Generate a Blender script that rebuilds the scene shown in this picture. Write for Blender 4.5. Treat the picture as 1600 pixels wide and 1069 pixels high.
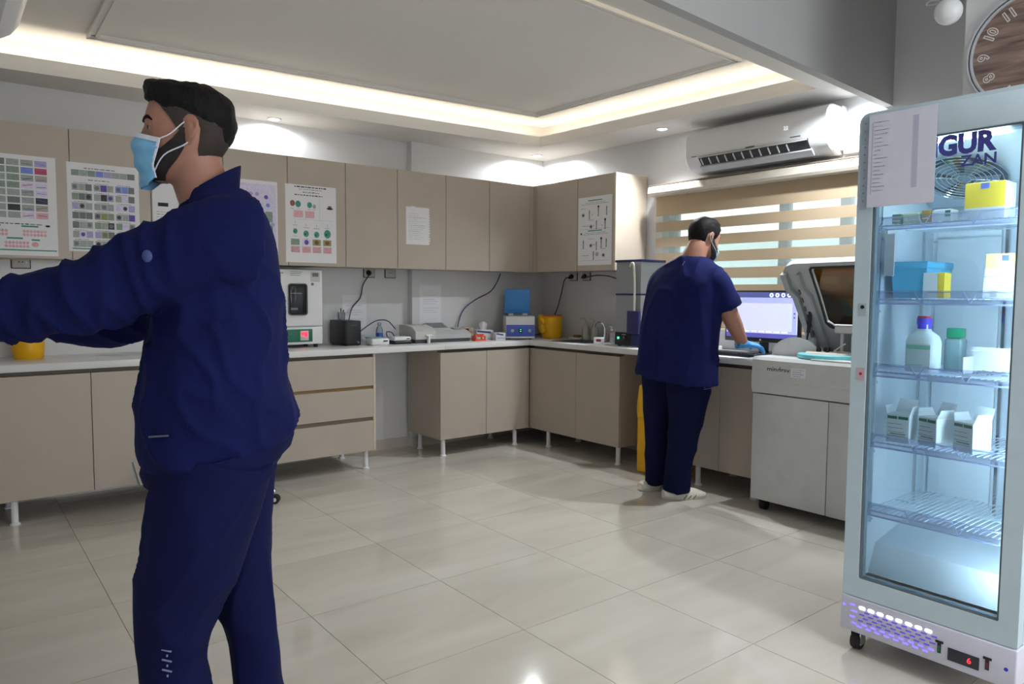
import bpy, bmesh, math, random
from math import sin, cos, pi, radians, atan2, sqrt, hypot
from mathutils import Vector, Matrix, noise
random.seed(7)
for o in list(bpy.data.objects):
    bpy.data.objects.remove(o)
S = bpy.context.scene
COL = S.collection

# ---------------------------------------------------------------- camera, world, lights, exposure
CAM = Vector((-4.49553, -5.25822, 1.28594))
YAW, PITCH, ROLL, FPX = 0.6729, -0.06783, 0.00541, 1138.5868
cd = bpy.data.cameras.new('camera')
cam = bpy.data.objects.new('camera', cd)
COL.objects.link(cam)
cd.sensor_fit = 'HORIZONTAL'
cd.sensor_width = 36.0
cd.lens = FPX / 1600 * 36.0
cd.clip_start = 0.05
Fv = Vector((sin(YAW) * cos(PITCH), cos(YAW) * cos(PITCH), sin(PITCH)))
Rv = Fv.cross(Vector((0, 0, 1))).normalized()
Uv = Rv.cross(Fv)
R2 = Rv * cos(ROLL) + Uv * sin(ROLL)
U2 = Uv * cos(ROLL) - Rv * sin(ROLL)
cam.matrix_world = Matrix(((R2.x, U2.x, -Fv.x, CAM.x), (R2.y, U2.y, -Fv.y, CAM.y), (R2.z, U2.z, -Fv.z, CAM.z), (0, 0, 0, 1)))
S.camera = cam

S.view_settings.view_transform = 'Standard'
S.view_settings.look = 'None'
S.view_settings.gamma = 1.0
S.view_settings.use_curve_mapping = False
S.view_settings.exposure = 0.03
try:
    S.cycles.max_bounces = 10
    S.cycles.diffuse_bounces = 5
    S.cycles.transparent_max_bounces = 16
    S.cycles.use_denoising = True
    S.cycles.sample_clamp_indirect = 6.0
except Exception:
    pass

wd = bpy.data.worlds.new('sky')
S.world = wd
wd.use_nodes = True
bg = wd.node_tree.nodes['Background']
bg.inputs['Color'].default_value = (0.93, 0.98, 1.0, 1)
bg.inputs['Strength'].default_value = 3.2


def lamp(name, kind, loc, power, color, size=0.1, size_y=None, rot=(0, 0, 0), spot=None, blend=0.5, spread=None):
    ld = bpy.data.lights.new(name, kind)
    ld.energy = power
    ld.color = color
    if kind == 'AREA':
        ld.shape = 'RECTANGLE' if size_y else 'DISK'
        ld.size = size
        if size_y:
            ld.size_y = size_y
        if spread:
            ld.spread = spread
    elif kind == 'SPOT':
        ld.spot_size = spot
        ld.spot_blend = blend
        ld.shadow_soft_size = size
    else:
        ld.shadow_soft_size = size
    o = bpy.data.objects.new(name, ld)
    COL.objects.link(o)
    o.location = loc
    o.rotation_euler = rot
    return o


DAY = (0.93, 0.97, 1.0)
# assumed ceiling lamps, added for light from the unseen room behind the camera
lamp('added_ceiling_lamp', 'SPOT', (-2.35, -5.2, 3.36), 150, DAY, 0.35, spot=radians(105), blend=.9)
lamp('added_ceiling_lamp', 'SPOT', (-1.6, -6.4, 3.36), 100, DAY, 0.35, spot=radians(120), blend=.9)
lamp('added_ceiling_lamp', 'AREA', (-2.2, -6.9, 3.32), 14, DAY, 0.6, 0.6)
# added frontal fill light, set outside an invented window behind the camera
lamp('frontal_fill_light', 'AREA', (-2.25, -7.60, 1.60), 42, DAY, 1.9, 1.5, rot=(pi / 2, 0, 0))

# ---------------------------------------------------------------- materials
MATS = {}


def rgb(r, g, b):
    f = lambda c: (c / 255) / 12.92 if c / 255 <= 0.04045 else ((c / 255 + 0.055) / 1.055) ** 2.4
    return (f(r), f(g), f(b), 1)


def mat(name, col, rough=0.5, metal=0.0, var=0.04, scale=12.0, bump=0.0, bscale=None, emit=None, estr=0.0, spec=0.5, stretch=None, coat=0.0, sheen=0.0):
    if name in MATS:
        return MATS[name]
    m = bpy.data.materials.new(name)
    m.use_nodes = True
    nt = m.node_tree
    b = nt.nodes['Principled BSDF']
    col = rgb(*col)
    tc = nt.nodes.new('ShaderNodeTexCoord')
    mp = nt.nodes.new('ShaderNodeMapping')
    if stretch:
        mp.inputs['Scale'].default_value = stretch
    nt.links.new(tc.outputs['Object'], mp.inputs['Vector'])
    nz = nt.nodes.new('ShaderNodeTexNoise')
    nz.inputs['Scale'].default_value = scale
    nz.inputs['Detail'].default_value = 4
    nt.links.new(mp.outputs['Vector'], nz.inputs['Vector'])
    rp = nt.nodes.new('ShaderNodeValToRGB')
    rp.color_ramp.elements[0].position = 0.3
    rp.color_ramp.elements[1].position = 0.7
    rp.color_ramp.elements[0].color = tuple(max(0, c * (1 - var)) for c in col[:3]) + (1,)
    rp.color_ramp.elements[1].color = tuple(min(1, c * (1 + var)) for c in col[:3]) + (1,)
    nt.links.new(nz.outputs['Fac'], rp.inputs['Fac'])
    nt.links.new(rp.outputs['Color'], b.inputs['Base Color'])
    b.inputs['Roughness'].default_value = rough
    b.inputs['Metallic'].default_value = metal
    b.inputs['Specular IOR Level'].default_value = spec
    b.inputs['Coat Weight'].default_value = coat
    if sheen:
        b.inputs['Sheen Weight'].default_value = sheen
    if bump:
        n2 = nt.nodes.new('ShaderNodeTexNoise')
        n2.inputs['Scale'].default_value = bscale or scale * 8
        nt.links.new(mp.outputs['Vector'], n2.inputs['Vector'])
        bp = nt.nodes.new('ShaderNodeBump')
        bp.inputs['Strength'].default_value = bump
        bp.inputs['Distance'].default_value = 0.004
        nt.links.new(n2.outputs['Fac'], bp.inputs['Height'])
        nt.links.new(bp.outputs['Normal'], b.inputs['Normal'])
    if emit:
        b.inputs['Emission Color'].default_value = rgb(*emit)
        b.inputs['Emission Strength'].default_value = estr
    MATS[name] = m
    return m


def glass(name, tint=(240, 248, 250), opacity=0.06, rough=0.02):
    """thin pane: mostly see-through, a little body colour and a Fresnel reflection"""
    if name in MATS:
        return MATS[name]
    m = bpy.data.materials.new(name)
    m.use_nodes = True
    nt = m.node_tree
    nt.nodes.remove(nt.nodes['Principled BSDF'])
    out = nt.nodes['Material Output']
    tr = nt.nodes.new('ShaderNodeBsdfTransparent')
    tr.inputs['Color'].default_value = rgb(*tint)
    df = nt.nodes.new('ShaderNodeBsdfDiffuse')
    df.inputs['Color'].default_value = rgb(*tint)
    gl = nt.nodes.new('ShaderNodeBsdfGlossy')
    gl.inputs['Roughness'].default_value = rough
    fr = nt.nodes.new('ShaderNodeFresnel')
    fr.inputs['IOR'].default_value = 1.45
    m1 = nt.nodes.new('ShaderNodeMixShader')
    m1.inputs[0].default_value = opacity
    m2 = nt.nodes.new('ShaderNodeMixShader')
    nt.links.new(tr.outputs[0], m1.inputs[1])
    nt.links.new(df.outputs[0], m1.inputs[2])
    nt.links.new(fr.outputs[0], m2.inputs[0])
    nt.links.new(m1.outputs[0], m2.inputs[1])
    nt.links.new(gl.outputs[0], m2.inputs[2])
    nt.links.new(m2.outputs[0], out.inputs['Surface'])
    MATS[name] = m
    return m


def cloth_screen(name, col, transp=0.0, transl=0.35):
    m = bpy.data.materials.new(name)
    m.use_nodes = True
    nt = m.node_tree
    nt.nodes.remove(nt.nodes['Principled BSDF'])
    out = nt.nodes['Material Output']
    df = nt.nodes.new('ShaderNodeBsdfDiffuse')
    tl = nt.nodes.new('ShaderNodeBsdfTranslucent')
    wv = nt.nodes.new('ShaderNodeTexNoise')
    wv.inputs['Scale'].default_value = 60
    rp = nt.nodes.new('ShaderNodeValToRGB')
    c = rgb(*col)
    rp.color_ramp.elements[0].color = tuple(x * 0.93 for x in c[:3]) + (1,)
    rp.color_ramp.elements[1].color = tuple(min(1, x * 1.07) for x in c[:3]) + (1,)
    nt.links.new(wv.outputs['Fac'], rp.inputs['Fac'])
    nt.links.new(rp.outputs['Color'], df.inputs['Color'])
    nt.links.new(rp.outputs['Color'], tl.inputs['Color'])
    m1 = nt.nodes.new('ShaderNodeMixShader')
    m1.inputs[0].default_value = transl
    nt.links.new(df.outputs[0], m1.inputs[1])
    nt.links.new(tl.outputs[0], m1.inputs[2])
    last = m1
    if transp:
        tr = nt.nodes.new('ShaderNodeBsdfTransparent')
        m2 = nt.nodes.new('ShaderNodeMixShader')
        m2.inputs[0].default_value = transp
        nt.links.new(m1.outputs[0], m2.inputs[1])
        nt.links.new(tr.outputs[0], m2.inputs[2])
        last = m2
    nt.links.new(last.outputs[0], out.inputs['Surface'])
    return m


def tile_mat():
    m = bpy.data.materials.new('porcelain')
    m.use_nodes = True
    nt = m.node_tree
    b = nt.nodes['Principled BSDF']
    tc = nt.nodes.new('ShaderNodeTexCoord')
    mp = nt.nodes.new('ShaderNodeMapping')
    mp.inputs['Scale'].default_value = (0.5, 2.2, 1)
    mp.inputs['Rotation'].default_value = (0, 0, 0.25)
    nz = nt.nodes.new('ShaderNodeTexNoise')
    nz.inputs['Scale'].default_value = 2.2
    nz.inputs['Detail'].default_value = 6
    nz.inputs['Distortion'].default_value = 0.8
    rp = nt.nodes.new('ShaderNodeValToRGB')
    rp.color_ramp.elements[0].position = 0.3
    rp.color_ramp.elements[1].position = 0.75
    rp.color_ramp.elements[0].color = rgb(189, 183, 172)
    rp.color_ramp.elements[1].color = rgb(203, 198, 188)
    nt.links.new(tc.outputs['Object'], mp.inputs['Vector'])
    nt.links.new(mp.outputs['Vector'], nz.inputs['Vector'])
    nt.links.new(nz.outputs['Fac'], rp.inputs['Fac'])
    nt.links.new(rp.outputs['Color'], b.inputs['Base Color'])
    b.inputs['Roughness'].default_value = 0.09
    b.inputs['Specular IOR Level'].default_value = 0.5
    return m


def wood_mat():
    m = bpy.data.materials.new('clock_wood')
    m.use_nodes = True
    nt = m.node_tree
    b = nt.nodes['Principled BSDF']
    tc = nt.nodes.new('ShaderNodeTexCoord')
    mp = nt.nodes.new('ShaderNodeMapping')
    mp.inputs['Scale'].default_value = (1.6, 1, 14)
    mp.inputs['Rotation'].default_value = (0, 0.12, 0)
    nz = nt.nodes.new('ShaderNodeTexNoise')
    nz.inputs['Scale'].default_value = 3.0
    nz.inputs['Detail'].default_value = 8
    nz.inputs['Distortion'].default_value = 0.6
    rp = nt.nodes.new('ShaderNodeValToRGB')
    rp.color_ramp.elements[0].position = 0.3
    rp.color_ramp.elements[1].position = 0.75
    rp.color_ramp.elements[0].color = rgb(88, 70, 64)
    rp.color_ramp.elements[1].color = rgb(172, 146, 134)
    nt.links.new(tc.outputs['Object'], mp.inputs['Vector'])
    nt.links.new(mp.outputs['Vector'], nz.inputs['Vector'])
    nt.links.new(nz.outputs['Fac'], rp.inputs['Fac'])
    nt.links.new(rp.outputs['Color'], b.inputs['Base Color'])
    b.inputs['Roughness'].default_value = 0.4
    return m


WALL = mat('wall_paint', (212, 212, 213), 0.28, var=0.015, scale=3)
CEIL = mat('ceiling_paint', (228, 226, 222), 0.7, var=0.01, scale=3)
TAN = mat('tan_laminate', (177, 166, 154), 0.42, var=0.025, scale=5, bump=0.02, bscale=300)
TANEDGE = mat('tan_edge_band', (200, 186, 168), 0.4)
DARKGAP = mat('dark_recess', (122, 110, 98), 0.6)
STONE = mat('white_worktop', (222, 222, 222), 0.22, var=0.012, scale=40)
WHITEP = mat('white_plastic', (226, 227, 229), 0.35, var=0.015)
GREYP = mat('grey_plastic', (176, 178, 178), 0.4, var=0.02)
BLACKP = mat('black_plastic', (22, 22, 24), 0.38)
CHROME = mat('chrome', (220, 222, 225), 0.12, 1.0)
STEEL = mat('brushed_steel', (170, 172, 175), 0.3, 1.0)
PAPER = mat('paper', (226, 226, 230), 0.6, var=0.01)
NAVY = mat('navy_scrubs', (17, 24, 76), 0.85, var=0.12, scale=9, bump=0.25, bscale=220, spec=0.15)
NAVY2 = mat('navy_scrubs_dark', (15, 20, 64), 0.85, var=0.12, scale=9, bump=0.25, bscale=220, spec=0.15)
SKIN = mat('skin', (168, 120, 100), 0.5, var=0.06, scale=30, bump=0.05)
HAIR = mat('black_hair', (20, 18, 18), 0.6, var=0.4, scale=40, bump=0.6, bscale=160, stretch=(1, 1, 0.35), spec=0.15)
FADE = mat('stubble', (66, 50, 44), 0.7, var=0.2, scale=60)
BEARD = mat('dark_beard', (34, 27, 25), 0.8, var=0.35, scale=90, bump=0.5, bscale=300)
MASK = mat('mask_blue', (128, 192, 232), 0.75, var=0.03, scale=20, bump=0.1, bscale=200)
MASKW = mat('mask_white', (226, 228, 240), 0.75)
GLOVE = mat('blue_nitrile', (72, 152, 222), 0.45)
YELLOW = mat('yellow_plastic', (236, 178, 14), 0.35, var=0.05)
GREENP = mat('green_panel', (28, 110, 84), 0.4)
INK = mat('grey_ink', (96, 96, 104), 0.8)
DARKINK = mat('dark_ink', (44, 44, 50), 0.8)
FRIDGEW = mat('fridge_white', (214, 224, 230), 0.35)
FRIDGEG = mat('fridge_door_grey', (192, 211, 221), 0.4)
RUBBER = mat('black_rubber', (26, 26, 27), 0.6)


# ---------------------------------------------------------------- mesh helpers
class M:
    def __init__(s):
        s.bm = bmesh.new()
        s.mi = 0

    def _merge(s, b2):
        vm = {}
        for v in b2.verts:
            vm[v] = s.bm.verts.new(v.co)
        for f in b2.faces:
            try:
                nf = s.bm.faces.new([vm[v] for v in f.verts])
                nf.material_index = s.mi
            except ValueError:
                pass
        b2.free()

    def box(s, x0, x1, y0, y1, z0, z1, bev=0.0, seg=2):
        b2 = bmesh.new()
        bmesh.ops.create_cube(b2, size=1)
        for v in b2.verts:
            v.co = Vector(((x0 + x1) / 2 + v.co.x * (x1 - x0), (y0 + y1) / 2 + v.co.y * (y1 - y0), (z0 + z1) / 2 + v.co.z * (z1 - z0)))
        if bev:
            bmesh.ops.bevel(b2, geom=b2.edges[:], offset=bev, segments=seg, affect='EDGES', profile=0.5)
        s._merge(b2)
        return s

    def rings(s, rings, cap=True, close=False):
        vs = [[s.bm.verts.new(p) for p in r] for r in rings]
        n = len(vs[0])
        L = len(vs)
        for i in range(L if close else L - 1):
            a, b = vs[i], vs[(i + 1) % L]
            for j in range(n):
                k = (j + 1) % n
                try:
                    f = s.bm.faces.new((a[j], a[k], b[k], b[j]))
                    f.material_index = s.mi
                except ValueError:
                    pass
        if cap and not close:
            for r in (list(reversed(vs[0])), vs[-1]):
                f = s.bm.faces.new(r)
                f.material_index = s.mi
        return s

    def cyl(s, p0, p1, r0, r1=None, n=16):
        r1 = r0 if r1 is None else r1
        p0, p1 = Vector(p0), Vector(p1)
        d = (p1 - p0).normalized()
        u = d.orthogonal().normalized()
        w = d.cross(u)
        s.rings([[p + (u * cos(2 * pi * i / n) + w * sin(2 * pi * i / n)) * r for i in range(n)] for p, r in ((p0, r0), (p1, r1))])
        return s

    def tube(s, pts, rad, n=8, up=None, caps=True, sub=1, power=2.0):
        """swept tube; rad: number, list, or list of (a along side, b along up)"""
        pts = [Vector(p) for p in pts]
        if not isinstance(rad, (list, tuple)):
            rad = [rad] * len(pts)
        rad = [(r, r) if not isinstance(r, (list, tuple)) else r for r in rad]
        if sub > 1:
            np_, nr = [], []
            N = len(pts)
            for i in range(N - 1):
                p0, p1, p2, p3 = pts[max(0, i - 1)], pts[i], pts[i + 1], pts[min(N - 1, i + 2)]
                for k in range(sub):
                    t = k / sub
                    np_.append(0.5 * ((2 * p1) + (p2 - p0) * t + (2 * p0 - 5 * p1 + 4 * p2 - p3) * t * t + (3 * p1 - p0 - 3 * p2 + p3) * t ** 3))
                    nr.append(tuple(rad[i][q] * (1 - t) + rad[i + 1][q] * t for q in (0, 1)))
            np_.append(pts[-1])
            nr.append(rad[-1])
            pts, rad = np_, nr
        N = len(pts)
        u = None
        out = []
        for i in range(N):
            d = (pts[min(N - 1, i + 1)] - pts[max(0, i - 1)]).normalized()
            if u is None:
                ref = Vector(up) if up else d.orthogonal()
                u = (ref - d * ref.dot(d)).normalized()
            else:
                u = (u - d * u.dot(d)).normalized()
            w = d.cross(u)
            a, b = rad[i]
            ring = []
            for j in range(n):
                c_, s_ = cos(2 * pi * j / n), sin(2 * pi * j / n)
                if power != 2.0:
                    c_ = math.copysign(abs(c_) ** (2 / power), c_)
                    s_ = math.copysign(abs(s_) ** (2 / power), s_)
                ring.append(pts[i] + w * (a * c_) + u * (b * s_))
            out.append(ring)
        s.rings(out, cap=caps)
        return s

    def lathe(s, prof, c=(0, 0, 0), n=24, sx=1, sy=1):
        c = Vector(c)
        out = []
        for r, z in prof:
            r = max(r, 1e-4)
            out.append([c + Vector((r * cos(2 * pi * i / n) * sx, r * sin(2 * pi * i / n) * sy, z)) for i in range(n)])
        s.rings(out)
        return s

    def prism(s, poly, axis, a0, a1):
        def P(p, a):
            return {'x': Vector((a, p[0], p[1])), 'y': Vector((p[0], a, p[1])), 'z': Vector((p[0], p[1], a))}[axis]
        s.rings([[P(p, a0) for p in poly], [P(p, a1) for p in poly]])
        return s

    def sphere(s, c, r, n=16, m=10):
        rx, ry, rz = r if isinstance(r, (tuple, list)) else (r, r, r)
        c = Vector(c)
        out = []
        for i in range(m + 1):
            t = -pi / 2 + pi * i / m
            k = max(cos(t), 1e-3)
            out.append([c + Vector((rx * k * cos(2 * pi * j / n), ry * k * sin(2 * pi * j / n), rz * sin(t))) for j in range(n)])
        s.rings(out)
        return s

    def holed(s, outer, inner, offv):
        """plate with a hole: outer and inner loops (3D), thickened along offv"""
        b2 = bmesh.new()
        es = []
        for loop in (outer, inner):
            vs = [b2.verts.new(p) for p in loop]
            es += [b2.edges.new((vs[i], vs[(i + 1) % len(vs)])) for i in range(len(vs))]
        r = bmesh.ops.triangle_fill(b2, use_beauty=True, use_dissolve=False, edges=es)
        fs = [g for g in r['geom'] if isinstance(g, bmesh.types.BMFace)]
        ex = bmesh.ops.extrude_face_region(b2, geom=fs, use_keep_orig=True)
        for v in [g for g in ex['geom'] if isinstance(g, bmesh.types.BMVert)]:
            v.co += offv
        s._merge(b2)
        return s

    def quad(s, *p):
        f = s.bm.faces.new([s.bm.verts.new(q) for q in p])
        f.material_index = s.mi
        return s

    def mesh(s, name, mats, angle=35, smooth=True):
        bmesh.ops.recalc_face_normals(s.bm, faces=s.bm.faces[:])
        me = bpy.data.meshes.new(name)
        s.bm.to_mesh(me)
        s.bm.free()
        for m in (mats if isinstance(mats, (list, tuple)) else [mats]):
            me.materials.append(m)
        if smooth:
            me.shade_smooth()
            me.set_sharp_from_angle(angle=radians(angle))
        return me


def O(name, mesh, mats=None, parent=None, loc=None, rotz=0, angle=35):
    me = mesh.mesh(name, mats, angle) if isinstance(mesh, M) else mesh
    if mats and not isinstance(mesh, M):
        me.materials.clear()
        me.materials.append(mats)
    o = bpy.data.objects.new(name, me)
    COL.objects.link(o)
    if parent:
        o.parent = parent
    if loc is not None:
        o.location = loc
    if rotz:
        o.rotation_euler = (0, 0, rotz)
    return o


def tag(o, label, cat, group=None, kind=None):
    o['label'] = label
    o['category'] = cat
    if group:
        o['group'] = group
    if kind:
        o['kind'] = kind
    return o


def T(name, label, cat, loc=(0, 0, 0), rotz=0, group=None):
    o = bpy.data.objects.new(name, None)
    COL.objects.link(o)
    o.empty_display_size = 0.05
    o.location = loc
    o.rotation_euler = (0, 0, rotz)
    return tag(o, label, cat, group)


def struct(name, mesh, mats, parent=None):
    o = O(name, mesh, mats, parent)
    if not parent:
        o['kind'] = 'structure'
    return o


def copy_thing(root, loc, rotz=None, label=None, group=None):
    r = root.copy()
    COL.objects.link(r)
    r.location = loc
    if rotz is not None:
        r.rotation_euler = (0, 0, rotz)
    if label:
        r['label'] = label
    if group:
        r['group'] = group
    for ch in list(root.children):
        c = ch.copy()
        COL.objects.link(c)
        c.parent = r
        for g in ch.children:
            d = g.copy()
            COL.objects.link(d)
            d.parent = c
    return r


def lettering(name, body, size, origin, m, parent=None, face='A', extrude=0.0008, align='LEFT', tilt=0.0, sx=1.0, bold=0.0, n=None):
    """text mesh. face 'A': reads on planes facing -y, 'B': on planes facing -x"""
    cu = bpy.data.curves.new(name, 'FONT')
    cu.body = body
    cu.size = size
    cu.extrude = extrude
    cu.align_x = align
    cu.align_y = 'CENTER'
    cu.offset = bold
    cu.resolution_u = 3
    tmp = bpy.data.objects.new(name, cu)
    COL.objects.link(tmp)
    dg = bpy.context.evaluated_depsgraph_get()
    me = bpy.data.meshes.new_from_object(tmp.evaluated_get(dg))
    bpy.data.objects.remove(tmp)
    X, Y = (Vector((1, 0, 0)), Vector((0, 0, 1))) if face == 'A' else (Vector((0, -1, 0)), Vector((0, 0, 1)))
    Z = X.cross(Y)
    X2 = (X * cos(tilt) + Y * sin(tilt)) * sx
    Y2 = Y * cos(tilt) - X * sin(tilt)
    for v in me.vertices:
        v.co = Vector(origin) + X2 * v.co.x + Y2 * v.co.y + Z * v.co.z
    me.materials.clear()
    me.materials.append(m)
    o = bpy.data.objects.new(name, me)
    COL.objects.link(o)
    if parent:
        o.parent = parent
    return o


def fuse(mb, voxel, smooth=4, factor=0.5):
    me = mb.mesh('fuse', [], smooth=False)
    o = bpy.data.objects.new('fuse', me)
    COL.objects.link(o)
    r = o.modifiers.new('r', 'REMESH')
    r.mode = 'VOXEL'
    r.voxel_size = voxel
    if smooth:
        s = o.modifiers.new('s', 'SMOOTH')
        s.iterations = smooth
        s.factor = factor
    dg = bpy.context.evaluated_depsgraph_get()
    me2 = bpy.data.meshes.new_from_object(o.evaluated_get(dg))
    bpy.data.objects.remove(o)
    me2.shade_smooth()
    return me2


def displace(me, fn):
    ns = [v.normal.copy() for v in me.vertices]
    for v, n in zip(me.vertices, ns):
        v.co += n * fn(v.co, n)
    me.update()


# ---------------------------------------------------------------- room shell
XL, YF = -4.56, -7.5          # left wall, wall behind the camera
PORC = tile_mat()
nt = PORC.node_tree
oi = nt.nodes.new('ShaderNodeObjectInfo')
mp_ = [n for n in nt.nodes if n.type == 'MAPPING'][0]
ml = nt.nodes.new('ShaderNodeMath')
ml.operation = 'MULTIPLY'
ml.inputs[1].default_value = 37.0
nt.links.new(oi.outputs['Random'], ml.inputs[0])
nt.links.new(ml.outputs[0], mp_.inputs['Location'])
GROUT = mat('grout', (128, 120, 106), 0.8)

floor = struct('floor', M().box(XL - .15, 0.15, YF - .15, .15, -0.12, -0.003), GROUT)


def clip_poly(poly, x0, x1, y0, y1):
    for ax, lim, sg in ((0, x0, 1), (0, x1, -1), (1, y0, 1), (1, y1, -1)):
        out = []
        for i in range(len(poly)):
            a, b = poly[i], poly[(i + 1) % len(poly)]
            da, db = (a[ax] - lim) * sg, (b[ax] - lim) * sg
            if da >= 0:
                out.append(a)
            if (da > 0 > db) or (da < 0 < db):
                t = da / (da - db)
                out.append((a[0] + (b[0] - a[0]) * t, a[1] + (b[1] - a[1]) * t))
        poly = out
        if len(poly) < 3:
            return []
    return poly


TS, TA, TO = 0.60028, -0.00996, (-2.75769, -1.97537)
ca, sa = cos(TA), sin(TA)
whole = None
for i in range(-5, 7):
    for j in range(-12, 6):
        g = 0.0012
        ox, oy = TO[0] + ca * i * TS - sa * j * TS, TO[1] + sa * i * TS + ca * j * TS
        loc_poly = [(g, g), (TS - g, g), (TS - g, TS - g), (g, TS - g)]
        wp = [(ox + ca * x - sa * y, oy + sa * x + ca * y) for x, y in loc_poly]
        cp = clip_poly(wp, XL, 0.0, YF, 0.0)
        if len(cp) < 3:
            continue
        full = len(cp) == 4 and all(abs(a[0] - b[0]) + abs(a[1] - b[1]) < 1e-6 for a, b in zip(cp, wp))
        if full and whole:
            o = bpy.data.objects.new('floor_tile', whole)
            COL.objects.link(o)
            o.parent = floor
        else:
            lp = [(ca * (x - ox) + sa * (y - oy), -sa * (x - ox) + ca * (y - oy)) for x, y in cp]
            m = M()
            m.prism(lp, 'z', -0.009, 0.0)
            o = O('floor_tile', m, PORC, floor)
            if full:
                whole = o.data
        o.location = (ox, oy, 0)
        o.rotation_euler = (0, 0, TA)

# walls
BX = -1.41   # the right part of the back wall stands 7 cm proud
w = M()
w.box(XL - .15, .15, 0, .15, -.1, 3.45)
struct('wall_back', w, WALL)
struct('wall_back_pier', M().box(BX, -.001, -.07, -.0005, 0, 2.4995), WALL)
WY0, WY1, WZ0, WZ1 = -3.70, -1.50, 1.02, 2.06     # window opening in the right wall
w = M()
w.box(0, .18, WY1, .15, -.1, 3.45)
w.box(0, .18, WY0, WY1, -.1, WZ0)
w.box(0, .18, WY0, WY1, WZ1, 3.45)
w.box(0, .18, YF - .15, WY0, -.1, 3.45)
struct('wall_right', w, WALL)
struct('wall_pier', M().box(-1.15, 0, YF, -4.018, 0, 3.4), WALL)
struct('wall_left', M().box(XL - .15, XL, YF - .15, .15, -.1, 3.45), WALL)
struct('wall_front', M().box(XL, -3.25, YF - .15, YF, -.1, 3.45).box(-1.25, 0, YF - .15, YF, -.1, 3.45).box(-3.25, -1.25, YF - .15, YF, -.1, .80).box(-3.25, -1.25, YF - .15, YF, 2.40, 3.45), WALL)
w2 = M()
for x in (-3.22, -2.25, -1.28):
    w2.box(x - .03, x + .03, YF - .06, YF, .80, 2.40, .003)
for z in (.83, 2.37):
    w2.box(-3.25, -1.25, YF - .06, YF, z - .03, z + .03, .003)
struct('added_window', w2, WHITEP)  # invented frame around the fill light's opening, never in view
struct('baseboard_back', M().box(XL, BX, -.012, 0, 0, .08).box(BX, 0, -.082, -.07, 0, .08), PORC)
struct('baseboard_right', M().box(-.012, 0, -3.9, -.082, 0, .08), PORC)

# ceiling: a lit tray over the benches, a bulkhead, a higher ceiling behind it
struct('ceiling', M().prism([(XL - .15, .15), (.15, .15), (.15, -3.19), (0, -3.19), (XL, -3.5), (XL - .15, -3.5)], 'z', 2.70, 2.78).box(XL - .15, .15, YF - .15, -3.2, 3.4, 3.5), CEIL)
L0, L1, L2, L3 = (-4.40, -.292), (-.467, -.567), (-.346, -2.93), (-4.40, -3.16)


def off(p, q, d):
    v = Vector((q[0] - p[0], q[1] - p[1])).normalized()
    n = Vector((-v.y, v.x)) * d
    return (p[0] + n.x, p[1] + n.y), (q[0] + n.x, q[1] + n.y)


def offset_loop(pts, d):
    out = []
    n = len(pts)
    for i in range(n):
        a0, a1 = off(pts[i - 1], pts[i], d)
        b0, b1 = off(pts[i], pts[(i + 1) % n], d)
        r, s_ = (a1[0] - a0[0], a1[1] - a0[1]), (b1[0] - b0[0], b1[1] - b0[1])
        den = r[0] * s_[1] - r[1] * s_[0]
        t = ((b0[0] - a0[0]) * s_[1] - (b0[1] - a0[1]) * s_[0]) / den
        out.append((a0[0] + r[0] * t, a0[1] + r[1] * t))
    return out


def slab(m, pts, z0, z1):
    m.prism(pts, 'z', z0, z1)
    return m


s = M()
slab(s, [(XL, 0), (0, 0), L1, L0], 2.5, 2.53)
slab(s, [(0, 0), (0, -3.2), L2, L1], 2.5, 2.53)
slab(s, [(0, -3.2), (XL, -3.5), L3, L2], 2.5, 2.53)
slab(s, [(XL, -3.5), (XL, 0), L0, L3], 2.5, 2.53)
struct('trim_soffit', s, CEIL)
s = M()
corners = [L0, L1, L2, L3]
LO = offset_loop(corners, .022)
for i in range(4):
    slab(s, [corners[i], corners[(i + 1) % 4], LO[(i + 1) % 4], LO[i]], 2.5301, 2.583)
struct('trim_cove_lip', s, CEIL)
s = M()
LB = offset_loop(corners, .15)
for i, wall in enumerate(([(0, 0), (XL, 0)], [(0, -3.2), (0, 0)], [(XL, -3.5), (0, -3.2)], [(XL, 0), (XL, -3.5)])):
    slab(s, [LB[i], LB[(i + 1) % 4]] + wall, 2.53, 2.70)
struct('trim_cove_back', s, CEIL)
WARM = mat('cove_led', (255, 236, 212), 0.5, emit=(255, 240, 218), estr=34)
for nm, a, b in (('back', L0, L1), ('right', L1, L2), ('near', L2, L3)):
    p, q = off(a, b, .105)
    p2, q2 = off(a, b, .12)
    v = (Vector(b) - Vector(a)).normalized() * .02
    o = O('led_strip', slab(M(), [(p[0] + v.x, p[1] + v.y), (q[0] - v.x, q[1] - v.y), (q2[0] - v.x, q2[1] - v.y), (p2[0] + v.x, p2[1] + v.y)], 2.5305, 2.536), WARM)
    tag(o, {'back': 'warm light strip hidden behind the cove lip along the cabinet wall', 'right': 'warm light strip behind the cove lip along the window wall', 'near': 'warm light strip behind the cove lip beside the bulkhead'}[nm], 'light strip')
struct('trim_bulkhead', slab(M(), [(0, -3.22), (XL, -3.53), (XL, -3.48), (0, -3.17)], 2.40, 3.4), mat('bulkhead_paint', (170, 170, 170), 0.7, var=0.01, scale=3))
K1, K2, K4, K3 = (-.653, -.741), (-.619, -2.60), (-3.82, -2.75), (-3.763, -.53)
s = M()
for a, b in ((K3, K1), (K1, K2), (K2, K4), (K4, K3)):
    for o0, o1, z in ((-.055, 0.0, 2.690), (-.045, -.035, 2.682), (-.012, 0.002, 2.680)):
        p, q = off(a, b, o0)
        p2, q2 = off(a, b, o1)
        slab(s, [p, q, q2, p2], z, 2.701)
struct('trim_moulding', s, CEIL)

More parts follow.
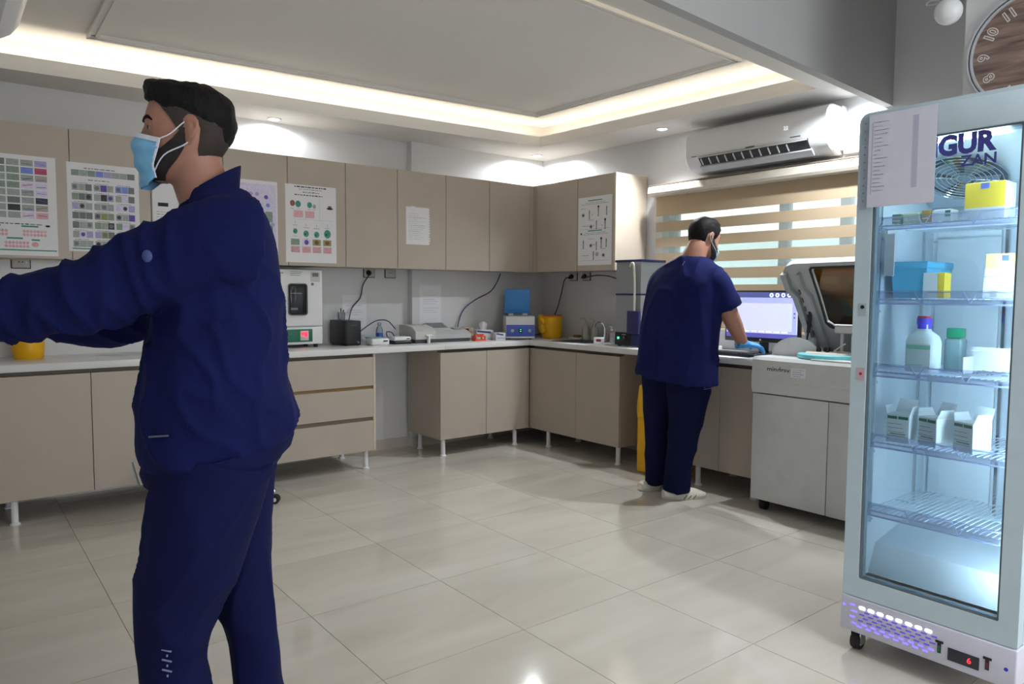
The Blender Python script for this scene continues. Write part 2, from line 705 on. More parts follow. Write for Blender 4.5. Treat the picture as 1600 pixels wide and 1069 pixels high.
# recessed downlights in the soffit
LAMPW = mat('lamp_disc', (255, 255, 255), 0.4, emit=(236, 246, 255), estr=16)


def downlight(x, y, label, power, dome=False, z=2.5, tilt=0.0):
    t = T('downlight', label, 'ceiling light', (x, y, z), 0, 'recessed downlights')
    O('rim', M().lathe([(.036, -.001), (.036, -.006), (.046, -.007), (.052, -.003), (.052, 0.0)], n=28), WHITEP, t)
    O('lamp_face', M().lathe([(.0, -.004), (.036, -.004), (.036, -.001), (.0, -.001)], n=24), LAMPW, t)
    if dome:      # frosted dome: lights the wall and the soffit around it too
        l = lamp('downlight_lamp', 'SPOT', (x, y, z - .012), power, (.90, .96, 1.0), .03, spot=radians(172), blend=.3)
    else:
        l = lamp('downlight_lamp', 'SPOT', (x, y, z - .02), power, (.90, .96, 1.0), .03, spot=radians(125 if tilt else 150), blend=.9, rot=(0, tilt, 0))
    return t


downlight(-2.55, -.11, 'recessed downlight above the cabinets beside the foreground man', 16, True)
downlight(-.24, -.26, 'recessed downlight in the corner above the wall cabinets', 40, True)
downlight(-.22, -1.66, 'recessed downlight left of the wall air conditioner', 115, tilt=radians(24))
downlight(-.49, -3.10, 'recessed downlight half hidden by the bulkhead, left of two', 100)
downlight(-.13, -3.075, 'recessed downlight half hidden by the bulkhead, right of two', 40)

# window, blind, outside
FRAME = mat('window_frame_grey', (120, 124, 126), 0.45)
win = T('window_1', 'window behind the striped blind', 'window', (.10, 0, 0))
win['kind'] = 'structure'
f = M()
for y in (WY0 + .03, -2.92, -2.49, -1.54):
    f.box(-.03, .03, y - .035, y + .035, WZ0, WZ1, .004)
for z in (WZ0 + .03, WZ1 - .03):
    f.box(-.03, .03, WY0, WY1, z - .03, z + .03, .004)
O('window_frame', f, FRAME, win)
for a, b in ((WY0 + .06, -2.95), (-2.88, -2.52), (-2.45, -1.57)):
    O('pane', M().box(-.004, .004, a, b, WZ0 + .06, WZ1 - .06), glass('window_glass', (236, 246, 244), .05), win)
O('window_sill', M().box(-.13, .06, WY0, WY1, WZ0 - .02, WZ0 + .002, .003), WALL, win)

bl = T('roller_blind', 'striped beige and sheer roller blind in front of the window', 'blind', (-.05, 0, 0))
BY0, BY1 = -3.66, -1.475
SLAT = cloth_screen('blind_cloth', (206, 186, 158), 0.0, 0.30)
SHEER = cloth_screen('blind_sheer', (226, 232, 230), 0.72, 0.5)
CREAM = mat('blind_cream', (206, 198, 184), 0.45)
z = 2.035
O('band', M().box(-.002, .0, BY0, BY1, 1.881, z), SLAT, bl)
zz = 1.881
while zz > 1.06:
    O('sheer_band', M().box(-.0014, -.0004, BY0, BY1, zz - .046, zz), SHEER, bl)
    O('band', M().box(-.002, .0, BY0, BY1, zz - .121, zz - .046), SLAT, bl)
    zz -= .121
O('bottom_rail', M().box(-.01, .008, BY0, BY1, zz - .022, zz + .002, .004), CREAM, bl)
hp = [(-.085, 2.052), (-.075, 2.034), (-.02, 2.030), (.045, 2.030), (.045, 2.108), (-.06, 2.108), (-.08, 2.095)]
h = M()
h.rings([[Vector((x, BY0 - .02, zq)) for x, zq in hp], [Vector((x, BY1 + .02, zq)) for x, zq in hp]])
O('cassette', h, CREAM, bl)
O('cassette_lid', M().box(-.07, .046, BY0 - .02, BY1 + .02, 2.108, 2.116), DARKGAP, bl)

nb = T('neighbour_building', 'pale building seen through the blind', 'building', (4.2, -2.5, -3.0))
NB = mat('outside_render', (190, 200, 198), 0.8, var=.01, scale=1)
O('facade', M().box(0, .3, -6, 7, 0, 5.0), NB, nb)
for k in range(4):
    O('window', M().box(-.04, .02, -3.2 + k * 2.2, -2.2 + k * 2.2, 3.1, 4.4), mat('outside_window', (96, 112, 118), .2), nb)
# ---------------------------------------------------------------- cabinets (built facing -y; the window-wall ones turn by -90 degrees)
RB = -pi / 2
leg_me = M().lathe([(.0, 0), (.026, 0), (.026, .006), (.0175, .014), (.0175, .138), (.0, .138)], n=16).mesh('leg', WHITEP)


def wall_cab(name, x0, x1, label, face='A', back=0.0, side_panel=False, group='tan wall cabinets'):
    wdt = x1 - x0
    cx = (x0 + x1) / 2
    if face == 'A':
        t = T(name, label, 'cabinet', (cx, 0, 1.4639), 0, group)
    else:
        t = T(name, label, 'cabinet', (0, -cx, 1.4639), RB, group)
    H = .7453
    O('carcass', M().box(-wdt / 2 + .0005, wdt / 2 - .0005, -.3355, -back - .001, 0.002, H - .002, .0015, 1), TAN, t)
    O('door', M().box(-wdt / 2 + .0018, wdt / 2 - .0018, -.3546, -.3365, 0, H, .0012, 1), TAN, t)
    if side_panel:
        O('edge_band', M().box(wdt / 2 - .0018, wdt / 2 + .016, -.357, -.002, -.002, H + .002, .001, 1), TANEDGE, t, )
    return t


edges = [-4.555, -4.27, -3.843, -3.418, -2.985, -2.558, -2.129, -1.703, -1.2655, -.8345, -.397]
lab = ['tan wall cabinet at the far left end, behind the left air conditioner',
       'tan wall cabinet carrying the four column slide chart at far left',
       'tan wall cabinet carrying the chart of microscope pictures in rows',
       'tan wall cabinet behind the masked man\'s face and shoulder',
       'tan wall cabinet with a violet edged chart, behind the man\'s back',
       'tan wall cabinet with the green circle chart, above the incubator',
       'plain tan wall cabinet right of the green circle chart',
       'tan wall cabinet with one handwritten sheet taped to its door',
       'plain tan wall cabinet right of the taped sheet',
       'plain tan wall cabinet nearest the corner on the long wall']
for i, l in enumerate(lab):
    wall_cab('wall_cabinet', edges[i], edges[i + 1], l, 'A', .071 if edges[i] > BX - .3 else 0)
t = T('corner_cabinet', 'narrow tan filler of the corner cabinet where the two cabinet rows meet', 'cabinet', (0, 0, 1.4639))
O('filler_panel', M().box(-.3955, -.356, -.352, -.3365, 0, .7453).box(-.3525, -.337, -.3955, -.338, 0, .7453), TAN, t)
O('carcass', M().box(-.3955, -.002, -.336, -.072, .002, .743).box(-.336, -.002, -.3955, -.337, .002, .743), TAN, t)
wall_cab('wall_cabinet', .397, .907, 'plain tan wall cabinet nearest the corner on the window wall', 'B', .0)
wall_cab('wall_cabinet', .909, 1.318, 'tan wall cabinet with the tube diagram chart, at the end beside the window', 'B', .0, True)

# worktop: L-shaped, with a sink cut-out
TOPZ, TOPB = .885, .843
w = M()
w.box(XL + .003, BX, -.564, -.001, TOPB, TOPZ, .003)
w.box(BX, -.564, -.564, -.071, TOPB, TOPZ, .003)
w.box(-.564, -.002, -.75, -.071, TOPB, TOPZ, .003)
w.box(-.564, -.46, -1.12, -.75, TOPB, TOPZ, .003)
w.box(-.14, -.002, -1.12, -.75, TOPB, TOPZ, .003)
w.box(-.564, -.002, -2.775, -1.12, TOPB, TOPZ, .003)
tag(O('worktop', w, STONE), 'long white L-shaped laboratory worktop on tan cabinets', 'worktop')

s = T('sink', 'steel sink set into the worktop in the corner run', 'sink', (-.30, -.935, TOPZ))
m = M()
m.box(-.155, .155, -.18, .18, -.17, -.162)
for x in (-.155, .151):
    m.box(x, x + .004, -.18, .18, -.165, 0)
for y in (-.18, .176):
    m.box(-.155, .155, y, y + .004, -.165, 0)
O('bowl', m, STEEL, s)
rim = M()
for a in ((-.175, -.15, -.2, .2), (.15, .175, -.2, .2), (-.15, .15, -.2, -.175), (-.15, .15, .175, .2)):
    rim.box(*a, 0.0005, .004, .001)
O('rim', rim, STEEL, s)
O('drain', M().lathe([(0, -.162), (.04, -.162), (.04, -.158), (.0, -.159)]), CHROME, s)


def base_unit(name, label, x0, x1, doors, face='A', drawers=0, depth=.5437, back=.02, legs_x=None, group=None):
    wdt = x1 - x0
    cx = (x0 + x1) / 2
    t = T(name, label, 'cabinet', (cx, 0, 0) if face == 'A' else (0, -cx, 0), 0 if face == 'A' else RB, group or 'tan base cabinets')
    Z0, Z1 = .1379, .818
    cc = M()
    for sx in (-wdt / 2, wdt / 2 - .018):
        cc.box(sx, sx + .018, -depth + .019, -back, Z0, Z1)
        cc.box(sx, sx + .018, -depth + .05, -back, Z1, TOPB)
    cc.box(-wdt / 2 + .018, wdt / 2 - .018, -depth + .019, -back, Z0, Z0 + .018)
    cc.box(-wdt / 2 + .018, wdt / 2 - .018, -back - .01, -back, Z0 + .018, Z1)
    O('carcass', cc, TAN, t)
    O('recess_rail', M().box(-wdt / 2 + .004, wdt / 2 - .004, -depth + .045, -depth + .05, Z1, TOPB), DARKGAP, t)  # shadow gap under the worktop, its shade put into the darker colour
    if drawers:
        O('edge_band', M().box(wdt / 2 - .017, wdt / 2 + .001, -depth, -depth + .02, Z0, TOPB), TANEDGE, t)
        hs = [(.138, .355), (.384, .588), (.611, .818)]
        for k, (a, b) in enumerate(hs):
            O('drawer', M().box(-wdt / 2 + .002, wdt / 2 - .018, -depth, -depth + .018, a, b, .001, 1), TAN, t)
        O('recess_rail', M().box(-wdt / 2 + .002, wdt / 2 - .018, -depth + .0175, -depth + .019, .352, .386), DARKGAP, t)
        O('recess_rail', M().box(-wdt / 2 + .002, wdt / 2 - .018, -depth + .0175, -depth + .019, .586, .613), mat('raw_board_edge', (150, 118, 76), .6), t)
    else:
        for a, b in zip(doors[:-1], doors[1:]):
            O('door', M().box(a - cx + .0018, b - cx - .0018, -depth, -depth + .018, Z0, Z1, .0012, 1), TAN, t)
    for lx in (legs_x or (x0 + .08, x1 - .06)):
        for ly in (-depth + .045, -.08 - back):
            l = bpy.data.objects.new('leg', leg_me)
            COL.objects.link(l)
            l.parent = t
            l.location = (lx - cx, ly, 0)
    return t


base_unit('base_cabinet', 'tan two door base cabinet at the far left, under the yellow tub', XL + .004, -3.02, (XL + .004, -3.80, -3.02), legs_x=(-4.18, -3.1))
base_unit('drawer_cabinet', 'tan base cabinet with three wide drawers below the incubator', -3.018, -2.0, None, drawers=3)
base_unit('base_cabinet', 'tan corner base cabinet on the long wall, right of the knee space', -1.443, -.5457, (-1.443, -1.0, -.5457), back=.075, legs_x=(-1.39, -.67))
t = base_unit('base_cabinet', 'tan two door base cabinet under the sink', .5457, 1.575, (.566, 1.110, 1.575), 'B', back=.075, legs_x=(.74, 1.53))
O('filler_strip', M().box(-.5145, -.496, -.5437, -.5257, .1379, .818, .001, 1), TAN, t)
base_unit('base_cabinet', 'tan two door base cabinet below the computer, beside the analyser', 2.225, 2.735, (2.225, 2.452, 2.735), 'B', legs_x=(2.262, 2.69))


# ---------------------------------------------------------------- charts and papers
class Print:
    """flat print: coloured patches a hair above a sheet"""
    def __init__(s):
        s.m = M()
        s.mats = []

    def mi(s, m):
        if m not in s.mats:
            s.mats.append(m)
        s.m.mi = s.mats.index(m)

    def r(s, x, z, w, h, m, y=-.0012):
        s.mi(m)
        s.m.quad((x, y, z), (x + w, y, z), (x + w, y, z + h), (x, y, z + h))

    def disc(s, x, z, rx, rz, m, y=-.0013, n=14):
        s.mi(m)
        s.m.quad(*[(x + rx * cos(2 * pi * i / n), y, z + rz * sin(2 * pi * i / n)) for i in range(n)])

    def line(s, x0, x1, z, m, h=.004, word=.022):
        x = x0
        while x < x1 - .004:
            wd_ = min(random.uniform(.35, 1.3) * word, x1 - x)
            s.r(x, z, wd_, h * random.uniform(.7, 1.1), m)
            x += wd_ + word * .25

    def bar(s, x0, z0, x1, z1, t, m):
        s.mi(m)
        d = Vector((x1 - x0, z1 - z0)).normalized() * t
        s.m.quad((x0 + d.y, -.0016, z0 - d.x), (x1 + d.y, -.0016, z1 - d.x), (x1 - d.y, -.0016, z1 + d.x), (x0 - d.y, -.0016, z0 + d.x))


def pm(name, c):
    return mat('print_' + name, c, .6, var=.12, scale=60)


PG, PGD, PV, PVD, PB, PR, PK, PGR, POL, PTE, PPK, PLV, PBR = (pm('grey', (158, 166, 164)), pm('slate', (112, 118, 122)), pm('violet', (170, 160, 206)), pm('deep_violet', (92, 74, 160)),
    pm('blue', (120, 140, 214)), pm('red', (186, 76, 96)), pm('black', (50, 54, 58)), pm('green', (132, 152, 138)), pm('olive', (142, 152, 98)), pm('teal', (52, 142, 122)), pm('pink', (216, 168, 176)), pm('lavender', (214, 206, 232)), pm('brown', (128, 72, 54)))


def sheet(name, label, cat, cx, z0, z1, wdt, face, depth, pr=None, curl=0.0, group=None):
    curl = 0.0
    """hanging sheet; origin at its lower middle"""
    h = z1 - z0
    t = T(name, label, cat, (cx, -depth, z0) if face == 'A' else (-depth, cx, z0), 0 if face == 'A' else RB, group)
    m = M()
    n = 10
    m.rings([[Vector((-wdt / 2, -.0006 - curl * (1 - sin(pi * i / n)) ** 2, h * i / n)), Vector((wdt / 2, -.0006 - curl * .6 * (1 - sin(pi * i / n)) ** 2, h * i / n)), Vector((wdt / 2, 0, h * i / n)), Vector((-wdt / 2, 0, h * i / n))] for i in range(n + 1)])
    O('sheet', m, PAPER, t)
    if pr:
        O('print', pr.m, pr.mats, t)['kind'] = 'stuff'
    return t


D = .3552
# four column slide chart
p = Print()
pal = [[PGD, PG, PG, PV], [PGR, PGR, PB, PR], [PG, PGR, PG, PG], [PGR, PGR, PLV, PLV], [PG, PG, PG, PLV], [PG, PGD, PG, PK], [PG, PK, PG, PG], [PG, PG, PLV, PPK]]
for r_ in range(8):
    for c_ in range(4):
        x, zq = -.125 + c_ * .0655, .495 - r_ * .0412
        p.r(x, zq, .058, .034, pal[r_][c_])
        if c_ > 1:
            p.bar(x + .006, zq + random.uniform(.008, .026), x + .052, zq + random.uniform(.008, .026), .002, [PVD, PR, PGD, PB][(r_ + c_) % 4])
p.line(-.14, .10, .172, DARKINK, .005)
for x, zq, wd_ in ((-.155, .158, .06), (.0, .158, .08), (-.155, .09, .04), (-.07, .09, .075), (.045, .083, .04)):
    p.r(x, zq, wd_, .009, PTE)
for x0, zq, nx in ((-.165, .115, 6), (.0, .115, 7), (-.165, .05, 3), (-.085, .05, 7)):
    for a in range(nx):
        for b in range(2):
            p.disc(x0 + .012 + a * .0165, zq + b * .02, .0075, .0085, PPK)
p.disc(.062, .062, .018, .014, PPK)
p.r(-.165, .026, .33, .007, PTE)
p.disc(.125, .168, .012, .006, DARKINK)
sheet('wall_chart', 'four column chart of tinted slides with pink dot rows, far left', 'poster', -4.085, 1.478, 2.032, .345, 'A', D, p, .004)
# rows of microscope pictures
p = Print()
p.line(-.10, .06, .478, INK, .005)
for a in range(8):
    p.r(-.165 + a * .0415, .435, .040, .034, [PGR, PG, PGR, PB, PV, PG, PG, PGD][a])
p.line(-.08, .03, .412, INK, .004)
rows = [[PG, PG, PGD, PG, PVD, PG, PB, PB, PGD], [PGR, PGD, PGD, PG, PK, PG, PG, PLV, PGD], [PV, PG, PG, PG, PG, PG, PLV, PLV, PV], [PGD, PGD, PGD, POL, POL, PGR, PG, PG, PVD],
        [PGD, PG, PG, PGR, PG, PK, PGR, PLV, PG], [PG, PLV, PV, PV, POL, PGD, PG, PR, PGR], [PG, PG, PG, PG, PG, PG, PG, PG, PG]]
for r_, row in enumerate(rows):
    for c_ in range(9):
        x = -.165 + c_ * .0345 + (c_ // 3) * .009
        zq = .352 - r_ * .0545
        p.r(x, zq, .033, .038, row[c_])
        if (r_ + c_) % 3 == 0:
            p.disc(x + .016, zq + .019, .011, .012, [PGD, PVD, PK, PG][(r_ * c_) % 4])
    for g_ in range(3):
        p.line(-.155 + g_ * .113, -.085 + g_ * .113, .394 - r_ * .0545, INK, .003, .01)
p.r(-.17, .012, .34, .007, PTE)
sheet('wall_chart', 'chart of small microscope pictures in seven rows, second from left', 'poster', -3.672, 1.512, 2.022, .375, 'A', D, p, .003)
# chart behind the masked man
p = Print()
for k in range(7):
    p.line(-.16, .04, .27 - k * .016, INK, .003)
for k in range(6):
    p.line(.02, .16, .46 - k * .03, INK, .003)
p.line(-.15, -.09, .305, DARKINK, .022, .05)
sheet('wall_chart', 'white chart partly hidden behind the masked man\'s chin and shoulder', 'poster', -3.23, 1.50, 1.985, .36, 'A', D, p)
# violet edged chart behind the man's back
p = Print()
p.r(-.165, .0, .33, .50, PLV, -.0009)
for k in range(22):
    p.disc(random.uniform(-.14, .14), random.uniform(.04, .47), .014, .014, random.choice([PVD, PV, PV, PB]), -.0013 - k * .00003)
for k in range(4):
    p.r(.03 + (k % 2) * .06, .16 + (k // 2) * .09, .05, .07, [PGR, PTE, PB, PGR][k], -.0011)
sheet('wall_chart', 'violet chart of stained cells peeping out behind the man\'s back', 'poster', -2.805, 1.50, 2.022, .35, 'A', D, p)
# green circle chart
p = Print()
p.line(-.12, .12, .517, DARKINK, .008)
p.line(-.09, .09, .503, INK, .004)
p.line(-.06, .06, .483, DARKINK, .005)
p.line(-.12, .09, .462, DARKINK, .007)
for x, zq, rx, c in ((-.135, .405, .018, PBR), (-.095, .402, .020, PTE), (-.012, .40, .018, PTE), (.022, .392, .013, PG)):
    p.disc(x, zq, rx, rx * 1.15, c)
    p.line(x - .014, x + .014, .368, INK, .003, .01)
p.r(-.128, .31, .068, .048, PPK)
p.r(-.045, .31, .068, .048, PPK)
p.mi(DARKINK)
p.disc(.138, .385, .024, .008, DARKINK)
p.disc(.138, .398, .016, .006, INK)
p.r(.062, .30, .0012, .14, PG)
p.r(-.14, .297, .30, .0012, PG)
for x, rx, zq in ((-.118, .016, .215), (-.04, .02, .20), (.038, .019, .197), (.118, .026, .205)):
    p.disc(x, zq, rx, rx * 1.15, PTE)
    p.disc(x - rx * .3, zq - rx * .2, rx * .3, rx * .3, PK, -.0016)
    p.line(x - .02, x + .02, zq + .04, DARKINK, .003, .012)
    p.line(x - .015, x + .015, zq - .036, INK, .003, .012)
    p.bar(x, zq + .07, x, zq + .05, .001, DARKINK)
for x, c in ((-.15, PGR), (-.07, PLV), (.006, POL), (.085, POL)):
    p.r(x, .12, .062, .042, c)
    p.r(x, .068, .064, .044, PPK)
p.disc(-.038, .141, .016, .018, PVD, -.0016)
p.disc(.037, .141, .016, .016, PBR, -.0016)
p.disc(.116, .141, .018, .014, PBR, -.0016)
for x in (-.15, -.07, .006, .085):
    for k in range(4):
        p.m.mi = 0
        p.line(x + .004, x + .058, .074 + k * .009, PBR if k % 2 else INK, .002, .012)
sheet('wall_chart', 'white chart with green circles and pink boxes above the incubator', 'poster', -2.39, 1.487, 2.022, .372, 'A', D, p, .006)
# taped sheet
p = Print()
for k in range(14):
    p.line(-.08, random.uniform(.0, .08), .235 - k * .015, INK if k in (2, 6, 9) else PG, .0025, .02)
t = sheet('taped_sheet', 'small lined sheet with torn right edge taped to a plain cabinet door', 'paper', -1.528, 1.652, 1.938, .205, 'A', D, p)
tr = M()
for k in range(14):
    tr.box(.1025, .1025 + random.uniform(.004, .012), -.001, -.0002, .006 + k * .02, .018 + k * .02)
tr.box(-.06, -.02, -.0016, -.001, .262, .292)
O('torn_edge', tr, PAPER, t)
# tube diagram chart (window wall)
p = Print()
for zq in (.507, .268):
    p.r(-.075, zq, .155, .008, PTE)
    p.line(-.11, .12, zq - .014, INK, .003, .016)
    p.line(-.15, .15, zq - .026, INK, .003, .016)
p.disc(-.15, .252, .011, .007, DARKINK)
for x, zq, kind in ((-.13, .40, 'h'), (-.06, .40, 't'), (.04, .415, 'T'), (.13, .42, 't'), (-.04, .305, 'h'), (.02, .315, 't'), (.115, .31, 'T'), (-.125, .165, 't'), (-.04, .155, 'h'), (.022, .15, 't'), (.075, .165, 'T'), (.13, .17, 't'), (-.01, .075, 't'), (.03, .085, 'o'), (.10, .075, 'h')):
    if kind == 'h':
        p.disc(x, zq, .018, .016, PG)
        p.disc(x, zq, .009, .008, DARKINK, -.0017)
        p.line(x - .03, x + .03, zq + .05, INK, .003, .014)
    elif kind == 'o':
        p.disc(x, zq, .019, .018, PG)
    else:
        p.r(x - .006, zq - .034, .012, .068, PGD)
        p.r(x - .003, zq - .024, .006, .03, PG, -.0017)
        if kind == 'T':
            p.disc(x, zq + .042, .011, .010, DARKINK)
for k in range(8):
    x, zq = random.choice([-.09, .0, .08, -.02]) + random.uniform(-.01, .01), random.choice([.4, .31, .16, .08])
    p.disc(x, zq, .004, .004, DARKINK)
p.line(-.14, -.06, .31, DARKINK, .004, .02)
p.line(-.14, -.06, .075, DARKINK, .004, .02)
for zq in (.285, .035):
    p.r(-.165, zq, .33, .0014, PGD)
sheet('wall_chart', 'black and white tube diagram chart with two green headings beside window', 'poster', -1.107, 1.508, 2.049, .375, 'B', D, p, .004)
# notices on the splashback
for cx, z0, z1, wd_, l, yy in ((-1.89, 1.00, 1.262, .205, 'pale notice on the wall behind the black box', 0.0), (-1.235, 1.02, 1.345, .215, 'pale notice on the wall behind the grey reader', .0705)):
    p = Print()
    for k in range(11):
        if k in (3, 7):
            continue
        p.line(-.07, random.uniform(.03, .085), (z1 - z0) - .05 - k * .018, PV if k > 1 else INK, .003, .018)
    t = sheet('wall_notice', l, 'paper', cx, z0, z1, wd_, 'A', yy, p)
    t.children[0].data.materials[0] = mat('lilac_paper', (208, 206, 222), .6)

# ---------------------------------------------------------------- wall sockets and cables
def socket(x, z, label, face='A', plug=False, yy=0.0):
    t = T('wall_socket', label, 'socket', (x, -yy, z) if face == 'A' else (-yy, x, z), 0 if face == 'A' else RB, 'wall sockets under the cabinets')
    O('plate', M().box(-.045, .045, -.014, -.0005, -.035, .035, .004), mat('socket_ivory', (190, 186, 178), .4), t)
    O('rim', M().box(-.050, .050, -.009, -.0004, -.04, .04, .003), BLACKP, t)
    for dx in (-.028, .028):
        O('screw', M().cyl((dx, -.014, 0), (dx, -.0165, 0), .004, n=10), STEEL, t)
    O('holes', M().cyl((-.009, -.0138, 0), (-.009, -.0145, 0), .004, n=8).cyl((.009, -.0138, 0), (.009, -.0145, 0), .004, n=8), BLACKP, t)
    if plug:
        O('plug', M().cyl((-.01, -.014, -.0), (-.01, -.034, -.006), .021, .019).cyl((-.01, -.034, -.006), (-.02, -.05, -.018), .014, .008), BLACKP, t)
    return t


socket(-4.066, 1.452, 'ivory and black wall socket under the far left chart')
socket(-1.765, 1.437, 'wall socket with a black plug above the black box', plug=True)
socket(-1.575, 1.437, 'empty wall socket right of the plugged one above the bench')
socket(-.50, 1.432, 'wall socket with a plug above the yellow sharps tub', 'B', True)
socket(-.665, 1.432, 'wall socket with a plug nearest the water still', 'B', True)


def cable(pts, label, r=.0045, m=None):
    mm = M()
    mm.tube(pts, r, n=7, sub=6)
    return tag(O('cable', mm, m or BLACKP), label, 'cable')


cable([(-1.785, -.05, 1.42), (-1.83, -.03, 1.34), (-1.85, -.02, 1.24), (-1.92, -.02, 1.16), (-1.96, -.05, 1.08), (-1.975, -.06, 1.00)], 'black cable hanging from the left socket down behind the black box')
PURP = mat('violet_cable', (70, 62, 110), .4)
cable([(-.50, -.074, 1.455), (-.54, -.078, 1.38), (-.62, -.078, 1.29), (-.78, -.078, 1.22), (-.90, -.08, 1.14), (-.97, -.10, 1.03), (-1.01, -.13, .90)], 'dark violet cable looping from the cabinets behind the blue centrifuge lid', .0045, PURP)
cable([(-1.988, -.22, .935), (-1.93, -.17, .98), (-1.80, -.14, 1.05), (-1.72, -.13, 1.065), (-1.66, -.13, 1.05), (-1.60, -.13, .99)], 'dark violet cable arching from the black box to the grey reader', .0045, PURP)
cable([(-1.70, -.235, .892), (-1.70, -.17, .945), (-1.68, -.14, .97), (-1.63, -.13, .96), (-1.6, -.12, .92)], 'short black cable behind the small white boxes', .004)
cable([(-.05, -.49, 1.425), (-.05, -.43, 1.40), (-.06, -.40, 1.28), (-.07, -.36, 1.15), (-.075, -.30, 1.04), (-.09, -.24, .93), (-.2, -.13, .893), (-.40, -.16, .890)], 'black cable from the corner socket down behind the yellow tub')
cable([(-.05, -.69, 1.42), (-.06, -.85, 1.435), (-.07, -1.0, 1.425), (-.08, -1.15, 1.39), (-.1, -1.33, 1.37), (-.11, -1.46, 1.25), (-.10, -1.5, .95)], 'black cable running from the last socket to the water still')

# ---------------------------------------------------------------- bench equipment
Z = TOPZ
DGLASS = mat('smoked_glass', (38, 44, 46), 0.08, spec=0.6)
REDLED = mat('red_led', (255, 40, 50), 0.5, emit=(255, 40, 60), estr=3)
GREENLED = mat('green_led', (60, 255, 150), 0.5, emit=(60, 255, 150), estr=3)

# incubator
t = T('incubator', 'white laboratory incubator with a small dark window and green control strip', 'incubator', (-2.47, -.27, Z))
O('housing', M().box(-.19, .19, .012, .245, .022, .558, .008), WHITEP, t)
d = O('door', M().box(-.188, .188, -.012, .010, .155, .555, .006), WHITEP, t)
O('window_rim', M().box(-.068, .068, -.016, -.0115, .232, .456, .02, 4), mat('rim_grey', (120, 122, 124), .4), d)
O('window', M().box(-.058, .058, -.0175, -.0155, .242, .446, .012, 4), DGLASS, d)
O('inner_shelf', M().box(-.056, .03, -.0185, -.0174, .385, .390).box(-.05, .0, -.0185, -.0174, .27, .285), mat('shelf_seen_through_glass', (120, 124, 122), .4), d)
O('control_panel', M().box(-.188, .188, -.010, .012, .024, .148, .006), WHITEP, t)
cp = O('green_strip', M().box(-.16, .108, -.0125, -.0095, .042, .132, .004), GREENP, t)
O('display', M().box(.018, .08, -.0145, -.012, .052, .122, .002), mat('display_cream', (208, 200, 196), .4), cp)
O('red_readout', M().box(.024, .044, -.0155, -.0144, .088, .112).box(.046, .074, -.0155, -.0144, .078, .112), REDLED, cp)
m = M()
for k in range(9):
    m.box(-.17 + k * .008, -.166 + k * .008, -.0128, -.0115, .524, .534)
for k in range(3):
    m.box(-.05, .04 - k * .01, -.0128, -.0115, .536 - k * .012, .539 - k * .012)
O('small_print', m, GREENP, d)
st = M()
st.box(.10, .17, -.0135, -.0115, .47, .538, .001)
O('label_plate', st, mat('label_grey', (196, 194, 196), .5), d)
O('label_window', M().box(.112, .158, -.0145, -.0133, .506, .532).box(.104, .122, -.0145, -.0133, .444, .462), mat('label_dark', (110, 108, 106), .4), d)
for x in (-.16, .15):
    for y in (.03, .21):
        O('foot', M().cyl((x, y, 0), (x, y, .024), .016, n=12), RUBBER, t)

# black power box with pens in a cup
t = T('power_supply_box', 'black power backup box on the bench beside the incubator', 'power box', (-2.052, -.18, Z))
O('case', M().box(-.062, .062, -.125, .15, .004, .186, .006), BLACKP, t)
O('front_panel', M().box(-.056, .056, -.131, -.124, .010, .182, .008), mat('black_satin', (30, 30, 33), .5), t)
O('button', M().cyl((.036, -.131, .028), (.036, -.135, .028), .011), CHROME, t)
O('indicator', M().box(-.02, .02, -.1325, -.1305, .150, .154), mat('dim_print', (90, 92, 96), .5), t)
for x in (-.045, .045):
    for y in (-.1, .12):
        O('foot', M().cyl((x, y, 0), (x, y, .006), .01, n=10), RUBBER, t)
t = T('pen_cup', 'small clear cup of pens and clips on top of the black box', 'pen cup', (-2.05, -.10, Z + .187))
O('cup', M().lathe([(0, 0), (.026, 0), (.030, .055), (.028, .055), (.025, .003), (0, .003)]), glass('clear_plastic', (236, 240, 242), .22), t)
for k, (dx, dy, h, c) in enumerate(((-.012, 0, .082, WHITEP), (.0, .008, .088, BLACKP), (.012, -.004, .075, BLACKP), (-.02, .006, .06, GREYP), (.02, .01, .066, WHITEP))):
    O('pen', M().cyl((dx * .4, dy * .4, .006), (dx * 1.4, dy * 1.2, h), .0045, n=8), c, t)

# bottle and teal tray behind
t = T('small_bottle', 'clear bottle with a blue label behind the teal tray', 'bottle', (-1.735, -.115, Z))
O('body', M().lathe([(0, 0), (.026, 0), (.028, .01), (.028, .10), (.02, .122), (.012, .132), (.012, .142), (0, .142)]), glass('clear_bottle', (226, 234, 240), .25), t)
O('label', M().lathe([(.0285, .03), (.029, .03), (.029, .078), (.0285, .078)]), mat('blue_label', (64, 96, 190), .5), t)
O('cap', M().lathe([(0, .138), (.015, .138), (.015, .16), (0, .16)]), glass('clear_bottle', (226, 234, 240), .25), t)
t = T('teal_tray', 'teal plastic tray in front of the clear bottle', 'tray', (-1.80, -.19, Z))
m = M()
m.rings([[Vector((sx * a, sy * b, zz)) for sx, sy in ((-1, -1), (1, -1), (1, 1), (-1, 1))] for a, b, zz in ((.058, .04, 0), (.07, .048, .045), (.074, .052, .045), (.074, .052, .05), (.066, .044, .05), (.056, .038, .006))])
O('bowl', m, mat('teal_plastic', (92, 172, 184), .4), t)

